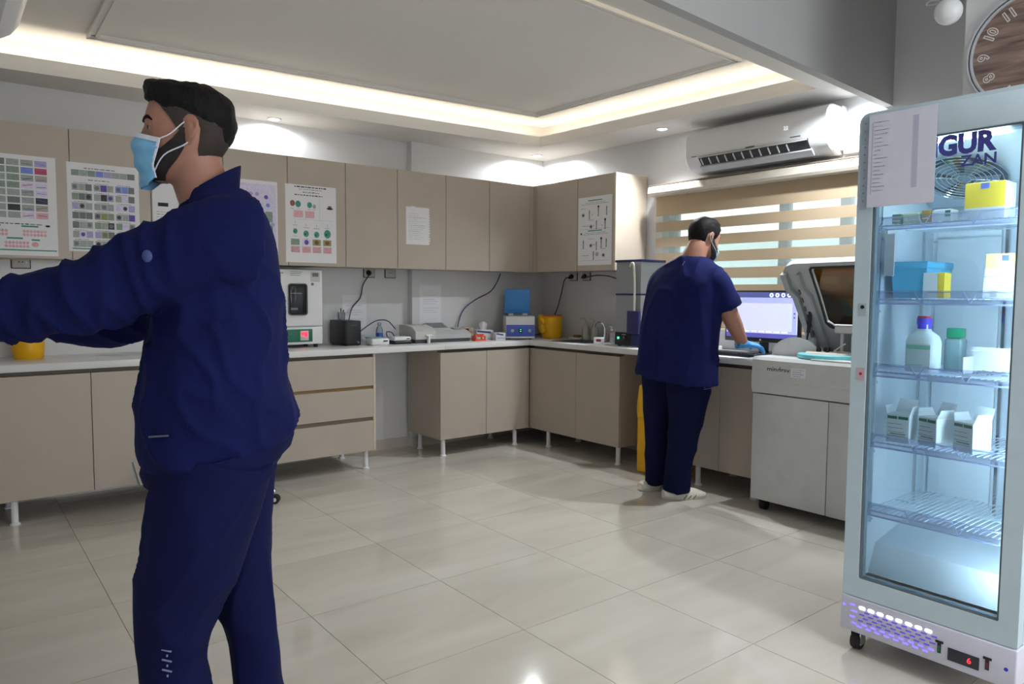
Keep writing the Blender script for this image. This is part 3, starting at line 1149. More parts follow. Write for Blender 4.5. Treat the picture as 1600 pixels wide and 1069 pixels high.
# two small meters
for i, (x, y, l) in enumerate(((-1.862, -.33, 'small white desk meter with a dark port, left of two'), (-1.66, -.315, 'small white desk meter on a black base, right of two'))):
    t = T('desk_meter', l, 'meter', (x, y, Z))
    if i == 0:
        O('case', M().box(-.075, .075, -.045, .07, 0, .05, .012, 3), WHITEP, t)
        O('port', M().box(.02, .058, -.047, -.043, .026, .036, .002), BLACKP, t)
        O('lid_line', M().box(-.06, .06, -.03, .055, .050, .053, .001), GREYP, t)
    else:
        O('base', M().box(-.078, .078, -.045, .07, 0, .024, .01, 3), BLACKP, t)
        O('case', M().box(-.075, .075, -.04, .068, .0235, .056, .012, 3), WHITEP, t)
        O('port', M().box(.03, .06, -.042, -.038, .036, .044, .002), BLACKP, t)

# grey reader
t = T('plate_reader', 'low grey plate reader with a sloping top and small screen', 'analyser', (-1.31, -.36, Z))
prof = [(.0, .028), (.0, .062), (.05, .088), (.16, .105), (.245, .112), (.245, .028)]
m = M()
m.rings([[Vector((x, y, zz)) for y, zz in prof] for x in (-.06, .285)])
O('right_body', m, GREYP, t)
prof = [(-.008, .03), (-.008, .088), (.04, .122), (.14, .138), (.25, .138), (.25, .03)]
m = M()
m.rings([[Vector((x, y, zz)) for y, zz in prof] for x in (-.245, -.062)])
O('left_body', m, mat('reader_grey', (190, 190, 186), .42), t)
O('base', M().box(-.24, .28, .006, .245, .0, .03, .003), mat('reader_base', (70, 72, 74), .5), t)
m = M()
m.rings([[Vector((x, y, zz)) for y, zz in ((.10, .105), (.22, .148), (.226, .13), (.10, .095))] for x in (-.04, .15)])
sc = O('screen_hood', m, GREYP, t)
m = M()
m.rings([[Vector((x, y, zz)) for y, zz in ((.115, .111), (.212, .146), (.212, .1475), (.115, .1125))] for x in (-.025, .135)])
O('screen', m, mat('lcd', (96, 104, 106), .25), sc)
O('sample_port', M().box(-.14, -.125, -.03, .0, .0, .06, .002).box(-.16, -.10, -.028, .0, .056, .07, .003), WHITEP, t)
O('keypad', M().box(.18, .26, .09, .15, .0965, .108, .002), mat('keypad', (150, 152, 152), .5), t)

# bag, orange rack, tissue boxes
t = T('brown_bag', 'crumpled brown bag behind the grey reader', 'bag', (-.955, -.20, Z))
m = M()
for k in range(40):
    a, b, c_ = random.uniform(0, 2 * pi), random.uniform(0, 1), random.uniform(0, .085)
    m.sphere((.045 * b * cos(a), .035 * b * sin(a), .03 + c_ * .7), (.034, .03, .028), 10, 6)
me = fuse(m, .007, 2)
displace(me, lambda c, n: .008 * noise.noise(c * 28))
O('bag', me, mat('brown_paper', (168, 148, 124), .8, bump=.3), t)
for v in me.vertices:
    v.co.z = max(v.co.z, 0.0)
t = T('tube_rack', 'low orange tube rack at the end of the grey reader', 'rack', (-.945, -.36, Z))
m = M()
m.box(-.055, .055, -.03, .03, 0, .012, .002)
m.box(-.05, .05, -.027, .027, .034, .042, .002)
for x in (-.046, .046):
    for y in (-.023, .023):
        m.box(x - .005, x + .005, y - .005, y + .005, .01, .036)
ORG = mat('orange_plastic', (226, 84, 34), .4)
O('rack', m, ORG, t)
for k in range(4):
    O('tube_cap', M().lathe([(0, .042), (.009, .042), (.009, .056), (0, .056)], (-.036 + k * .024, -.008, 0), 10), ORG, t)
t = T('dropper_bottle', 'black topped dropper bottle beside the orange rack', 'bottle', (-1.012, -.29, Z))
O('body', M().lathe([(0, 0), (.014, 0), (.014, .07), (.008, .078), (0, .078)], n=14), WHITEP, t)
O('cap', M().lathe([(0, .078), (.013, .078), (.013, .10), (0, .10)], n=14), BLACKP, t)
for x, y, rz, wdt, h, l, tis in ((-.80, -.225, -.35, .145, .082, 'white and blue tissue box with a tissue pulled up', True), (-.745, -.37, -.30, .085, .062, 'small white and blue box in front of the tissue box', False)):
    t = T('tissue_box', l, 'box', (x, y, Z), rz)
    O('carton', M().box(-wdt / 2, wdt / 2, -.055, .055, 0, h, .002), WHITEP, t)
    m = M()
    m.rings([[Vector((-wdt / 2 + .003, -.0562, h * .78)), Vector((wdt / 2 - .02, -.0562, h * .62)), Vector((wdt / 2 - .02, -.0562, h * .82)), Vector((-wdt / 2 + .003, -.0562, h * .97))], [Vector((-wdt / 2 + .003, -.0552, h * .78)), Vector((wdt / 2 - .02, -.0552, h * .62)), Vector((wdt / 2 - .02, -.0552, h * .82)), Vector((-wdt / 2 + .003, -.0552, h * .97))]])
    for k in range(5):
        m.box(-wdt / 2 + .01 + k * .014, -wdt / 2 + .019 + k * .014, -.0562, -.0552, h * .25, h * .34)
    O('blue_print', m, mat('carton_blue', (56, 66, 132), .5), t)
    if tis:
        m = M()
        m.rings([[Vector((rx * cos(a) * (1 + .3 * sin(3 * a)), ry * sin(a), zz)) for a in [2 * pi * i / 18 for i in range(18)]] for rx, ry, zz in ((.02, .006, h - .004), (.024, .012, h + .02), (.034, .018, h + .045), (.014, .016, h + .066), (.004, .004, h + .07))])
        O('tissue', m, PAPER, t)

# centrifuge facing the camera from the corner
t = T('centrifuge', 'small white and blue centrifuge with its blue lid open', 'centrifuge', (-.50, -.335, Z), -.55)
O('housing', M().box(-.124, .124, -.125, .125, .014, .198, .007), WHITEP, t)
cpn = O('blue_panel', M().box(-.121, .121, -.129, -.124, .026, .126, .002), mat('panel_blue', (72, 94, 190), .4), t)
O('skirt', M().box(-.124, .124, -.1275, -.122, .010, .028, .002), WHITEP, t)
for x in (-.07, .078):
    O('knob', M().cyl((x, -.128, .076), (x, -.146, .076), .016, .013, 18), GREYP, cpn)
O('display', M().box(-.014, .014, -.1315, -.1285, .058, .096, .001), BLACKP, cpn)
O('readout', M().box(-.004, .006, -.1322, -.1313, .068, .072).box(-.004, .006, -.1322, -.1313, .084, .088), GREENLED, cpn)
lid = O('lid', M().box(-.112, .112, .088, .106, .215, .432, .005), mat('lid_blue', (58, 140, 214), .4), t)
for x in (-.08, .045):
    O('hinge', M().box(x, x + .045, .075, .108, .198, .218, .004), WHITEP, t)
O('rotor_well', M().lathe([(0, .1985), (.095, .1985), (.095, .202), (.085, .202), (.06, .1995), (0, .1995)]), GREYP, t)
for x in (-.09, .09):
    for y in (-.09, .09):
        O('foot', M().cyl((x, y, 0), (x, y, .016), .014, n=12), RUBBER, t)

# yellow sharps tubs
YBAG = mat('yellow_bag', (240, 186, 30), .45, bump=.2)


def tub(x, y, label, bag, r=.078, h=.19):
    t = T('sharps_tub', label, 'tub', (x, y, Z))
    O('tub', M().lathe([(0, 0), (r * .86, 0), (r * .92, .006), (r * 1.02, h * .5), (r, h * .94), (r * 1.03, h * .96), (r * 1.03, h), (r * .94, h), (r * .9, h * .1), (0, .01)], n=32), YELLOW, t)
    O('rim', M().lathe([(r * .70, h - .002), (r * .93, h - .002), (r * .93, h + .008), (r * .70, h + .008)], n=32), mat('red_rim', (204, 72, 30), .4) if bag else YELLOW, t)
    if bag:
        m = M()
        for k in range(16):
            a = 2.50 + k * .045
            m.sphere((cos(a) * r * 1.05, sin(a) * r * 1.05, h * .92 - (k % 5) * .022 - k * .002), (.026, .024, .03), 10, 6)
        me = fuse(m, .006, 3)
        displace(me, lambda c, n: .006 * noise.noise(c * 40))
        O('bag_edge', me, YBAG, t)
    return t


tub(-.19, -.42, 'yellow sharps tub with a red rim and crumpled bag in the corner', True, .094, .195)
tub(-4.06, -.17, 'yellow tub at the far left end of the bench, below the outstretched arm', False, .082, .12)
cable([(-3.70, -.21, .889), (-3.62, -.27, .889), (-3.50, -.27, .889), (-3.42, -.23, .889), (-3.50, -.19, .889), (-3.63, -.18, .889), (-3.72, -.20, .889)], 'thin grey wire loop lying on the bench behind the foreground man', .002, GREYP)

# sink side
t = T('faucet', 'chrome gooseneck faucet behind the sink', 'faucet', (-.07, -.955, Z))
O('base', M().lathe([(0, 0), (.024, 0), (.024, .01), (.014, .02), (.012, .05), (0, .05)]), CHROME, t)
O('spout', M().tube([(0, 0, .045), (0, .0, .10), (-.012, .012, .14), (-.035, .03, .158), (-.062, .045, .148), (-.070, .05, .122)], .0085, n=10, sub=5), CHROME, t)
O('lever', M().tube([(0, -.01, .045), (-.03, -.05, .06)], .006, n=8), CHROME, t)
CLR = glass('milky_plastic', (236, 238, 234), .5)
for x, y, h, r, l in ((-.075, -.735, .15, .032, 'milky squeeze bottle left of two behind the sink'), (-.08, -.845, .15, .036, 'milky squeeze bottle right of two behind the sink')):
    t = T('squeeze_bottle', l, 'bottle', (x, y, Z))
    O('body', M().lathe([(0, 0), (r, 0), (r, h * .55), (r * .75, h * .72), (r * .35, h * .86), (r * .35, h * .92), (0, h * .92)]), CLR, t)
    O('nozzle', M().tube([(0, 0, h * .9), (0, 0, h * 1.08), (-.012, .012, h * 1.2), (-.04, .03, h * 1.2)], .004, n=7, sub=4), CLR, t)
t = T('soap_bottle', 'small pink soap bottle beside the faucet', 'bottle', (-.115, -1.075, Z + .004))
O('body', M().lathe([(0, 0), (.024, 0), (.026, .01), (.026, .07), (.012, .085), (0, .085)]), mat('pink_soap', (214, 120, 150), .3), t)
O('pump', M().lathe([(0, .084), (.012, .084), (.012, .10), (.005, .102), (.005, .12), (0, .12)]).box(-.03, .006, -.005, .005, .118, .126, .002), WHITEP, t)
t = T('drinking_glass', 'small clear glass standing beside the white timer', 'glass', (-.22, -1.19, Z))
O('glass', M().lathe([(0, 0), (.026, 0), (.03, .085), (.028, .085), (.024, .004), (0, .004)]), glass('clear_plastic', (236, 240, 242), .22), t)
t = T('desk_timer', 'white timer with a dark red display at the sink edge', 'timer', (-.36, -1.175, Z), RB + .5)
O('case', M().box(-.04, .04, -.016, .02, 0, .05, .006, 3), WHITEP, t)
O('display', M().box(-.018, .022, -.0175, -.0155, .016, .036, .001), mat('dark_red', (110, 24, 36), .3), t)
t = T('soap_dish', 'brown sponge on a low white dish behind the sink', 'sponge', (-.085, -.63, Z))
O('dish', M().box(-.04, .04, -.06, .06, 0, .012, .004), WHITEP, t)
O('sponge', M().box(-.025, .025, -.04, .02, .0125, .034, .006), mat('brown_sponge', (130, 96, 64), .9, bump=.4), t)

# water still
t = T('water_still', 'two tier clear water still with navy caps on a black and navy base', 'water still', (-.28, -1.525, Z), RB)
NV = mat('navy_plastic', (34, 40, 92), .35)
O('base', M().box(-.125, .125, -.135, .14, .008, .105, .006), NV, t)
cpn = O('control_panel', M().box(-.122, .04, -.139, -.134, .010, .104, .002), BLACKP, t)
O('green_light', M().cyl((-.085, -.139, .062), (-.085, -.143, .062), .009), GREENLED, cpn)
O('dial', M().cyl((-.02, -.139, .06), (-.02, -.15, .06), .02, .017), mat('dial_black', (36, 36, 38), .4), cpn)
O('dial_mark', M().box(-.0215, -.0185, -.152, -.1495, .06, .078).box(-.05, -.01, -.1402, -.1388, .088, .091), WHITEP, cpn)
TANK = glass('tank_grey', (196, 200, 203), .5)


def hollow(m, x0, x1, y0, y1, z0, z1, th=.004):
    m.box(x0, x1, y0, y0 + th, z0, z1)
    m.box(x0, x1, y1 - th, y1, z0, z1)
    m.box(x0, x0 + th, y0 + th, y1 - th, z0, z1)
    m.box(x1 - th, x1, y0 + th, y1 - th, z0, z1)
    return m


O('lower_tank', hollow(M(), -.122, .122, -.13, .135, .105, .385), TANK, t)
O('middle_cap', M().box(-.126, .126, -.136, .14, .385, .398, .003), NV, t)
O('upper_tank', hollow(M(), -.122, .122, -.13, .135, .398, .632), TANK, t)
O('top_cap', M().box(-.13, .13, -.14, .142, .632, .650, .004), NV, t)
O('inner_column', M().cyl((.0, .03, .106), (.0, .03, .38), .07), mat('column_grey', (130, 134, 138), .4), t)
O('pipe', M().tube([(.03, -.145, .60), (.055, -.155, .622), (.075, -.156, .60), (.08, -.15, .45), (.08, -.15, .27)], .0085, n=9, sub=5), mat('pipe_white', (206, 202, 190), .4), t)
O('pump_box', M().box(.02, .135, -.165, -.136, .10, .27, .004), NV, t)
for x in (-.10, .10):
    for y in (-.11, .11):
        O('foot', M().cyl((x, y, 0), (x, y, .01), .013, n=10), RUBBER, t)

# computer
t = T('monitor', 'wide black computer monitor showing a pale lavender window, before the blind', 'monitor', (-.21, -2.52, Z), RB)
O('stand_base', M().box(-.11, .11, -.07, .09, 0, .012, .005), BLACKP, t)
O('stand_neck', M().box(-.03, .03, .03, .055, .01, .24, .005), BLACKP, t)
pnl = O('panel', M().box(-.275, .275, -.005, .03, .082, .424, .006), BLACKP, t)


def scr(name, c, e):
    return mat(name, c, .4, var=.0, emit=c, estr=e)


sm = [scr('screen_pale', (212, 216, 242), .62), scr('screen_bar', (84, 92, 150), .55), scr('screen_lilac', (176, 184, 230), .6), scr('screen_purple', (92, 88, 176), .6), scr('screen_white', (240, 244, 255), .75), scr('screen_yellow', (214, 206, 160), .6)]
pr = Print()


def R_(x, z, w_, h_, i, y=-.0056):
    pr.r(x, z, w_, h_, sm[i], y)


R_(-.262, .112, .524, .30, 0)
R_(-.262, .376, .524, .036, 1, -.0060)
R_(-.262, .340, .50, .034, 2, -.0060)
R_(-.262, .112, .524, .030, 3, -.0060)
R_(-.262, .146, .49, .014, 2, -.0060)
R_(.225, .146, .030, .2, 2, -.0060)
for k in range(7):
    R_(-.18 + k * .055, .148, .045, .010, 4, -.0063)
for k in range(5):
    pr.disc(.075 + k * .042, .393, .015, .014, sm[4], -.0064)
    pr.disc(.075 + k * .042, .393, .006, .005, sm[1], -.0067)
R_(-.19, .36, .05, .012, 5, -.0064)
for k in range(3):
    pr.line(-.2, -.08, .32 - k * .012, sm[2], .003, .02)
for zz in (.25, .275):
    pr.disc(.240, zz, .006, .006, sm[1], -.0064)
O('screen', pr.m, pr.mats, pnl)
O('maker_mark', M().cyl((0, -.005, .097), (0, -.0062, .097), .007, n=14), GREYP, pnl)
t = T('keyboard', 'black keyboard below the monitor', 'keyboard', (-.42, -2.40, Z), RB)
O('base', M().box(-.22, .22, -.065, .065, 0, .02, .005), BLACKP, t)
k_ = M()
for r_ in range(5):
    for c_ in range(15):
        k_.box(-.21 + c_ * .0282, -.186 + c_ * .0282, -.055 + r_ * .0225, -.036 + r_ * .0225, .0195, .025)
o = O('keys', k_, mat('key_black', (34, 34, 36), .5), t)
o['kind'] = 'stuff'
t = T('computer_mouse', 'dark computer mouse under the gloved hand', 'mouse', (-.445, -2.665, Z), RB)
O('shell', M().sphere((0, 0, .012), (.03, .052, .016), 16, 10), BLACKP, t)
t = T('note_pad', 'pink and white note pad behind the keyboard', 'note pad', (-.27, -2.16, Z), RB)
O('pad', M().box(-.07, .07, -.05, .05, 0, .04, .002), PAPER, t)
O('cover', M().box(-.068, .068, -.052, -.05, .006, .034), mat('pink_cover', (222, 120, 160), .5), t)

# floor standing analyser
AN = mat('analyser_grey', (198, 200, 200), .4)
ANL = mat('analyser_light', (222, 224, 224), .35)
t = T('floor_analyser', 'grey floor standing chemistry analyser with its amber windowed lid raised', 'analyser', (0, -3.17, 0), RB)
O('cabinet', M().box(-.362, .40, -.685, -.12, .085, .70, .006), AN, t)
for a, b in ((-.378, .088), (.092, .40)):
    O('door', M().box(a, b, -.70, -.684, .07, .700, .004), AN, t)
m = M()
pf = [(-.70, .707), (-.712, .74), (-.712, .80), (-.705, .90), (-.69, .918), (-.12, .918), (-.12, .707)]
m.rings([[Vector((x, y, zz)) for y, zz in pf] for x in (-.382, -.38, .40, .402)])
up = O('upper_housing', m, AN, t)
m = M()
m.rings([[Vector((x, y, zz)) for y, zz in ((-.7135, .745), (-.7155, .75), (-.7155, .775), (-.7115, .782), (-.70, .782), (-.70, .745))] for x in (-.30, .40)])
O('finger_groove', m, AN, up)
lettering('lettering', 'mindray', .045, (-.285, -.7085, .850), mat('letter_grey', (70, 72, 76), .5), up, 'A', .0006, sx=.98, bold=.0006)
sk = M()
sk.box(-.131, -.042, -.7125, -.7085, .816, .868)
O('sticker', sk, PAPER, up)
pr = Print()
for k in range(4):
    pr.line(-.12, -.055 - (k % 2) * .015, .857 - k * .0115, PVD if k else PV, .003, .012)
for v in pr.m.bm.verts:
    v.co.y -= .7118
O('sticker_print', pr.m, pr.mats, up)
for x in (-.32, .34):
    for y in (-.64, -.18):
        c = O('caster', M().cyl((x - .016, y, .032), (x + .016, y, .032), .032, n=18), RUBBER, t)
        O('caster_fork', M().box(x - .024, x + .024, y - .02, y + .02, .05, .086, .003), BLACKP, t)
# splash guard arch at the left front
m = M()
arch = [(-.385, .918)] + [(-.235 - .15 * cos(a), .918 + .112 * sin(a)) for a in [pi * k / 20 for k in range(1, 20)]] + [(-.085, .918)]
m.prism(arch, 'y', -.50, -.485)
O('splash_guard', m, ANL, t)
# turntable
tt = O('turntable', M().lathe([(0, .921), (.165, .921), (.172, .926), (.172, .944), (.165, .948), (.0, .948)], (-.02, -.50, 0), 40), mat('turquoise_plastic', (120, 206, 214), .35), t)
O('turntable_cover', M().lathe([(0, .948), (.13, .948), (.125, .956), (0, .958)], (-.02, -.50, 0), 36), mat('cover_pale', (220, 212, 208), .4), tt)
m = M()
for dx, dy, r in ((-.055, -.02, .014), (-.03, .012, .013), (-.08, .02, .012), (.0, -.03, .011), (-.012, .035, .012)):
    m.lathe([(0, .956), (r, .956), (r, .97), (r * .6, .982), (0, .982)], (-.02 + dx, -.50 + dy, 0), 14)
O('knob_group', m, BLACKP, tt)
O('tray_front', M().box(-.03, .38, -.690, -.60, .918, .926, .002), ANL, t)
# raised lid, hinged at the back and leaning forward
def LP(x, zz, d=0.0):
    yy = .494 - .7 * zz
    return Vector((x, yy - d * .819, zz - d * .573 * 1.0))
left = [(-.30, .90), (-.325, 1.0), (-.312, 1.107), (-.298, 1.206), (-.298, 1.276), (-.318, 1.334), (-.338, 1.375), (-.328, 1.418), (-.30, 1.448), (-.25, 1.462)]
out = left + [(.25, 1.468), (.35, 1.45), (.385, 1.41), (.37, 1.33), (.345, 1.25), (.345, .90)]
m = M()
HOLE = [(-.146, 1.27), (-.146, 1.422), (-.135, 1.434), (.273, 1.438), (.276, 1.10), (-.118, 1.095), (-.152, 1.12)]
m.holed([LP(x, zz, 0.0) for x, zz in out], [LP(x, zz, 0.0) for x, zz in HOLE], LP(0, 1, -.05) - LP(0, 1, 0))
ld = O('lid', m, mat('lid_grey', (180, 182, 182), .42), t)
wn = [(-.158, 1.27), (-.158, 1.43), (-.145, 1.442), (.28, 1.447), (.29, 1.43), (.29, 1.10), (.28, 1.088), (-.13, 1.082), (-.147, 1.09), (-.165, 1.115)]
m = M()
m.holed([LP(x, zz, .006) for x, zz in wn], [LP(x, zz, .006) for x, zz in HOLE], LP(0, 1, 0) - LP(0, 1, .0065))
O('window_rim', m, BLACKP, ld)
wi = [(-.140, 1.27), (-.140, 1.418), (-.13, 1.428), (.27, 1.432), (.27, 1.104), (-.118, 1.102), (-.146, 1.125)]
m = M()
m.rings([[LP(x, zz, -.010) for x, zz in wi], [LP(x, zz, -.014) for x, zz in wi]])
O('amber_window', m, glass('amber_glass', (160, 132, 84), .06), ld)
m = M()
for (x0, x1) in ((-.335, -.30), (-.23, -.215)):
    rr = []
    for k in range(12):
        zz = .92 + k * .045
        xl = x0 + (.03 if zz < 1.3 else .0)
        rr.append([LP(xl, zz, .03), LP(xl + (x1 - x0), zz, .03), LP(xl + (x1 - x0), zz, 0), LP(xl, zz, 0)])
    m.rings(rr)
O('lid_rib', m, mat('lid_rib_grey', (158, 160, 160), .45), ld)
m = M()
for k in range(6):
    m.rings([[LP(-.262 + .004 * q[0], 1.05 + k * .05 + .012 * q[1], .012) for q in ((-1, -1), (1, -1), (1, 1), (-1, 1))], [LP(-.262 + .004 * q[0], 1.05 + k * .05 + .012 * q[1], .0) for q in ((-1, -1), (1, -1), (1, 1), (-1, 1))]])
O('latch_slots', m, DARKGAP, ld)
O('gas_strut', M().cyl((-.285, -.30, .92), (-.262, -.31, 1.05), .006, n=10).cyl((-.262, -.31, 1.05), (-.245, -.318, 1.17), .011, n=12).sphere((-.245, -.318, 1.176), .015, 12, 8), BLACKP, t)
O('strut_post', M().box(-.275, -.235, -.29, -.25, .918, 1.02, .004), mat('lid_grey', (180, 182, 182), .42), t)
# sampling arms
O('sample_arm', M().box(-.09, .03, -.33, -.27, 1.055, 1.10, .012, 3).box(-.06, -.045, -.306, -.294, .918, 1.06), ANL, t)
O('sample_arm', M().box(.02, .06, -.34, -.26, .918, 1.05, .005).tube([(.0, -.36, 1.0), (-.05, -.40, .955)], .004, n=8), ANL, t)
O('probe', M().tube([(-.13, -.34, .93), (-.16, -.34, .975)], .004, n=8).sphere((-.19, -.34, .925), .012, 10, 6), STEEL, t)

# pedal bin in the knee space
t = T('pedal_bin', 'yellow waste bin with a bag hanging over its edge, behind the standing man\'s legs', 'bin', (-.43, -1.925, 0))
O('bin', M().box(-.13, .13, -.165, .165, 0.0, .56, .02, 3), YELLOW, t)
m = M()
m.rings([[Vector((a * c_, b * s_, zz + .006 * sin(5 * q))) for q in [2 * pi * i / 40 for i in range(40)] for c_, s_ in [(math.copysign(abs(cos(q)) ** .45, cos(q)), math.copysign(abs(sin(q)) ** .45, sin(q)))]] for a, b, zz in ((.150, .185, .40), (.155, .190, .47), (.146, .180, .58), (.140, .175, .63), (.120, .155, .63), (.120, .155, .56))])
O('bag', m, YBAG, t)

# wheeled stool, mostly hidden by the foreground man
t = T('stool', 'low wheeled stool with a chrome star base, mostly behind the foreground man', 'stool', (-3.10, -.825, 0))
O('seat', M().lathe([(0, .43), (.155, .43), (.165, .445), (.165, .475), (.15, .49), (0, .492)], n=32), BLACKP, t)
O('column', M().lathe([(0, .09), (.03, .09), (.03, .22), (.018, .225), (.018, .43), (0, .43)]), CHROME, t)
for k in range(5):
    a = -.62 + k * 2 * pi / 5
    dx, dy = cos(a), sin(a)
    lg = O('star_leg', M().tube([(0, 0, .105), (dx * .12, dy * .12, .112), (dx * .21, dy * .21, .098), (dx * .236, dy * .236, .07)], [.017, .015, .013, .010], n=10, sub=3), CHROME, t)
    cx, cy = dx * .24, dy * .24
    O('caster', M().cyl((cx + dy * .022, cy - dx * .022, .027), (cx + dy * .006, cy - dx * .006, .027), .027, n=18).cyl((cx - dy * .022, cy + dx * .022, .027), (cx - dy * .006, cy + dx * .006, .027), .027, n=18), RUBBER, lg)
    O('caster_hub', M().cyl((cx + dy * .0235, cy - dx * .0235, .027), (cx - dy * .0235, cy + dx * .0235, .027), .012, n=14), WHITEP, lg)

# ---------------------------------------------------------------- display fridge
LIN = mat('fridge_liner', (224, 233, 238), 0.4, var=.01)
FX, FY = -1.95, -4.2667
HW = .272
fr = T('display_fridge', 'tall white glass door fridge lit pale blue inside, violet lights in its base', 'fridge', (FX, FY, 0), RB)


def rrect(x0, x1, z0, z1, r0, r1, n=6):
    """rounded rectangle, r0 lower corners, r1 upper corners"""
    pts = []
    for cx, cz, r, a0 in ((x1 - r0, z0 + r0, r0, -pi / 2), (x1 - r1, z1 - r1, r1, 0), (x0 + r1, z1 - r1, r1, pi / 2), (x0 + r0, z0 + r0, r0, pi)):
        for k in range(n + 1):
            a = a0 + pi / 2 * k / n
            pts.append((cx + r * cos(a), cz + r * sin(a)))
    return pts


def frame(m, outer, inner, y0, y1):
    m.rings([[Vector((o[0], y0, o[1])), Vector((i[0], y0, i[1])), Vector((i[0], y1, i[1])), Vector((o[0], y1, o[1]))] for o, i in zip(outer, inner)], close=True)
    return m


c = M()
c.box(-HW, -HW + .032, .05, .60, .208, 1.90)
c.box(HW - .032, HW, .05, .60, .208, 1.90)
c.box(-HW + .032, HW - .032, .56, .60, .208, 1.90)
c.box(-HW + .032, HW - .032, .05, .56, 1.87, 1.90)
c.box(-HW + .032, HW - .032, .05, .56, .208, .255)
O('body', c, FRIDGEW, fr)
ln = M()
ln.box(-HW + .032, -HW + .036, .052, .558, .256, 1.868)
ln.box(HW - .036, HW - .032, .052, .558, .256, 1.868)
ln.box(-HW + .036, HW - .036, .552, .559, .256, 1.868)
ln.box(-HW + .036, HW - .036, .052, .552, 1.858, 1.868)
ln.box(-HW + .036, HW - .036, .052, .552, .256, .266)
ln.rings([[Vector((x, y, z)) for y, z in ((.05, .266), (.11, .266), (.16, .37), (.552, .44), (.552, .266))] for x in (-HW + .036, HW - .036)])
lin = O('liner', ln, LIN, fr)
lp = M()
lp.box(-.215, .005, .535, .5515, .46, 1.58, .006)
lp.box(.03, .15, .543, .5515, .46, 1.60, .004)
O('back_panel', lp, LIN, lin)
hd = M()
hd.rings([[Vector((x, y, z)) for y, z in ((.06, 1.858), (.55, 1.858), (.55, 1.64), (.52, 1.62), (.20, 1.78), (.06, 1.79))] for x in (-HW + .037, HW - .037)])
O('evaporator_cover', hd, LIN, lin)
# fan grille on the sloped cover
N_ = Vector((0, -.447, -.894))
A_, B_ = Vector((1, 0, 0)), Vector((0, .894, -.447))
FC = Vector((-.055, .33, 1.702)) + N_ * .008
g = M()
for k in range(8):
    r = .022 + k * .0165
    g.tube([FC + (A_ * cos(q) + B_ * sin(q)) * r for q in [2 * pi * i / 30 for i in range(31)]], .0022, n=5)
for k in range(6):
    q = k * pi / 3 + .3
    g.tube([FC + (A_ * cos(q) + B_ * sin(q)) * .02, FC + (A_ * cos(q) + B_ * sin(q)) * .14], .0024, n=5)
O('fan_grille', g, CHROME, fr)
g = M()
g.cyl(FC - N_ * .007, FC - N_ * .004, .132, n=32)
O('fan_opening', g, mat('fan_dark', (62, 82, 92), .5), fr)
g = M()
for k in range(5):
    q = k * 2 * pi / 5
    g.rings([[FC - N_ * (.003 + .002 * s) + (A_ * cos(q + s) + B_ * sin(q + s)) * .03 for s in (0, .9)] + [FC - N_ * (.003 + .002 * s) + (A_ * cos(q + s) + B_ * sin(q + s)) * .115 for s in (.9, .0)], [FC - N_ * (.0015 + .002 * s) + (A_ * cos(q + s) + B_ * sin(q + s)) * .03 for s in (0, .9)] + [FC - N_ * (.0015 + .002 * s) + (A_ * cos(q + s) + B_ * sin(q + s)) * .115 for s in (.9, .0)]])
g.cyl(FC - N_ * .004, FC - N_ * .001, .03, n=20)
O('fan_blades', g, mat('fan_grey', (150, 168, 176), .4), fr)

# door
DO = rrect(-HW, HW, .2085, 1.908, .006, .032)
DI = rrect(-.218, .219, .277, 1.80, .006, .006)
door = O('door', frame(M(), DO, DI, .0, .046), FRIDGEG, fr)
DI2 = rrect(-.212, .213, .283, 1.794, .006, .006)
O('gasket', frame(M(), DI, DI2, .004, .04), mat('gasket_grey', (96, 108, 114), .5), door)
O('pane', M().box(-.217, .218, .010, .014, .278, 1.799), glass('fridge_glass', (242, 250, 253), .02), door)
O('header_panel', M().box(-HW + .01, HW - .01, -.001, .002, 1.802, 1.895, .001), mat('header_white', (188, 204, 214), .4), door)
LET = mat('letter_navy', (58, 60, 138), .5)
lettering('lettering', 'IGUR', .083, (-.038, .0095, 1.757), LET, door, 'A', .0004, sx=.93, bold=.0042)
lettering('lettering', 'ZAN', .046, (.049, .0095, 1.704), LET, door, 'A', .0004, sx=1.05, bold=.001)
O('lock_plate', M().box(-.255, -.225, -.0012, .0, 1.21, 1.255), mat('lock_plate_grey', (176, 190, 196), .4), door)
O('keyhole', M().cyl((-.238, -.001, 1.242), (-.238, -.004, 1.242), .0065, n=14), BLACKP, door)
O('seal_sticker', M().box(-.252, -.222, -.0012, 0, .985, 1.03), mat('sticker_pink', (196, 172, 184), .5), door)
O('red_dot', M().cyl((-.236, -.001, 1.008), (-.236, -.002, 1.008), .0055, n=12), mat('dot_red', (190, 40, 70), .5), door)

# base with lights and controls
bp = O('base_panel', M().box(-HW - .003, HW + .003, -.004, .59, .078, .206, .006, 3), mat('base_lilac_white', (206, 206, 222), .35), fr)
BRI = mat('led_white_violet', (236, 230, 255), .5, emit=(236, 228, 255), estr=14)
VIO = mat('led_violet', (110, 90, 240), .5, emit=(104, 84, 255), estr=2.6)
VID = mat('slot_violet', (92, 80, 190), .5, emit=(86, 70, 220), estr=.45)


def slot_mesh(w_, h_, m_):
    r = h_ / 2
    m = M()
    pts = [(w_ / 2 - r + r * cos(a), r * sin(a)) for a in [-pi / 2 + pi * k / 5 for k in range(6)]] + [(-w_ / 2 + r + r * cos(a), r * sin(a)) for a in [pi / 2 + pi * k / 5 for k in range(6)]]
    m.prism(pts, 'y', -.0052, -.003)
    return m.mesh('vent_slot', m_)


sb, sv, sd = slot_mesh(.021, .010, BRI), slot_mesh(.019, .006, VIO), slot_mesh(.019, .005, VID)


def put(me, name, x, y, z, par):
    o = bpy.data.objects.new(name, me)
    COL.objects.link(o)
    o.parent = par
    o.location = (x, y, z)
    return o


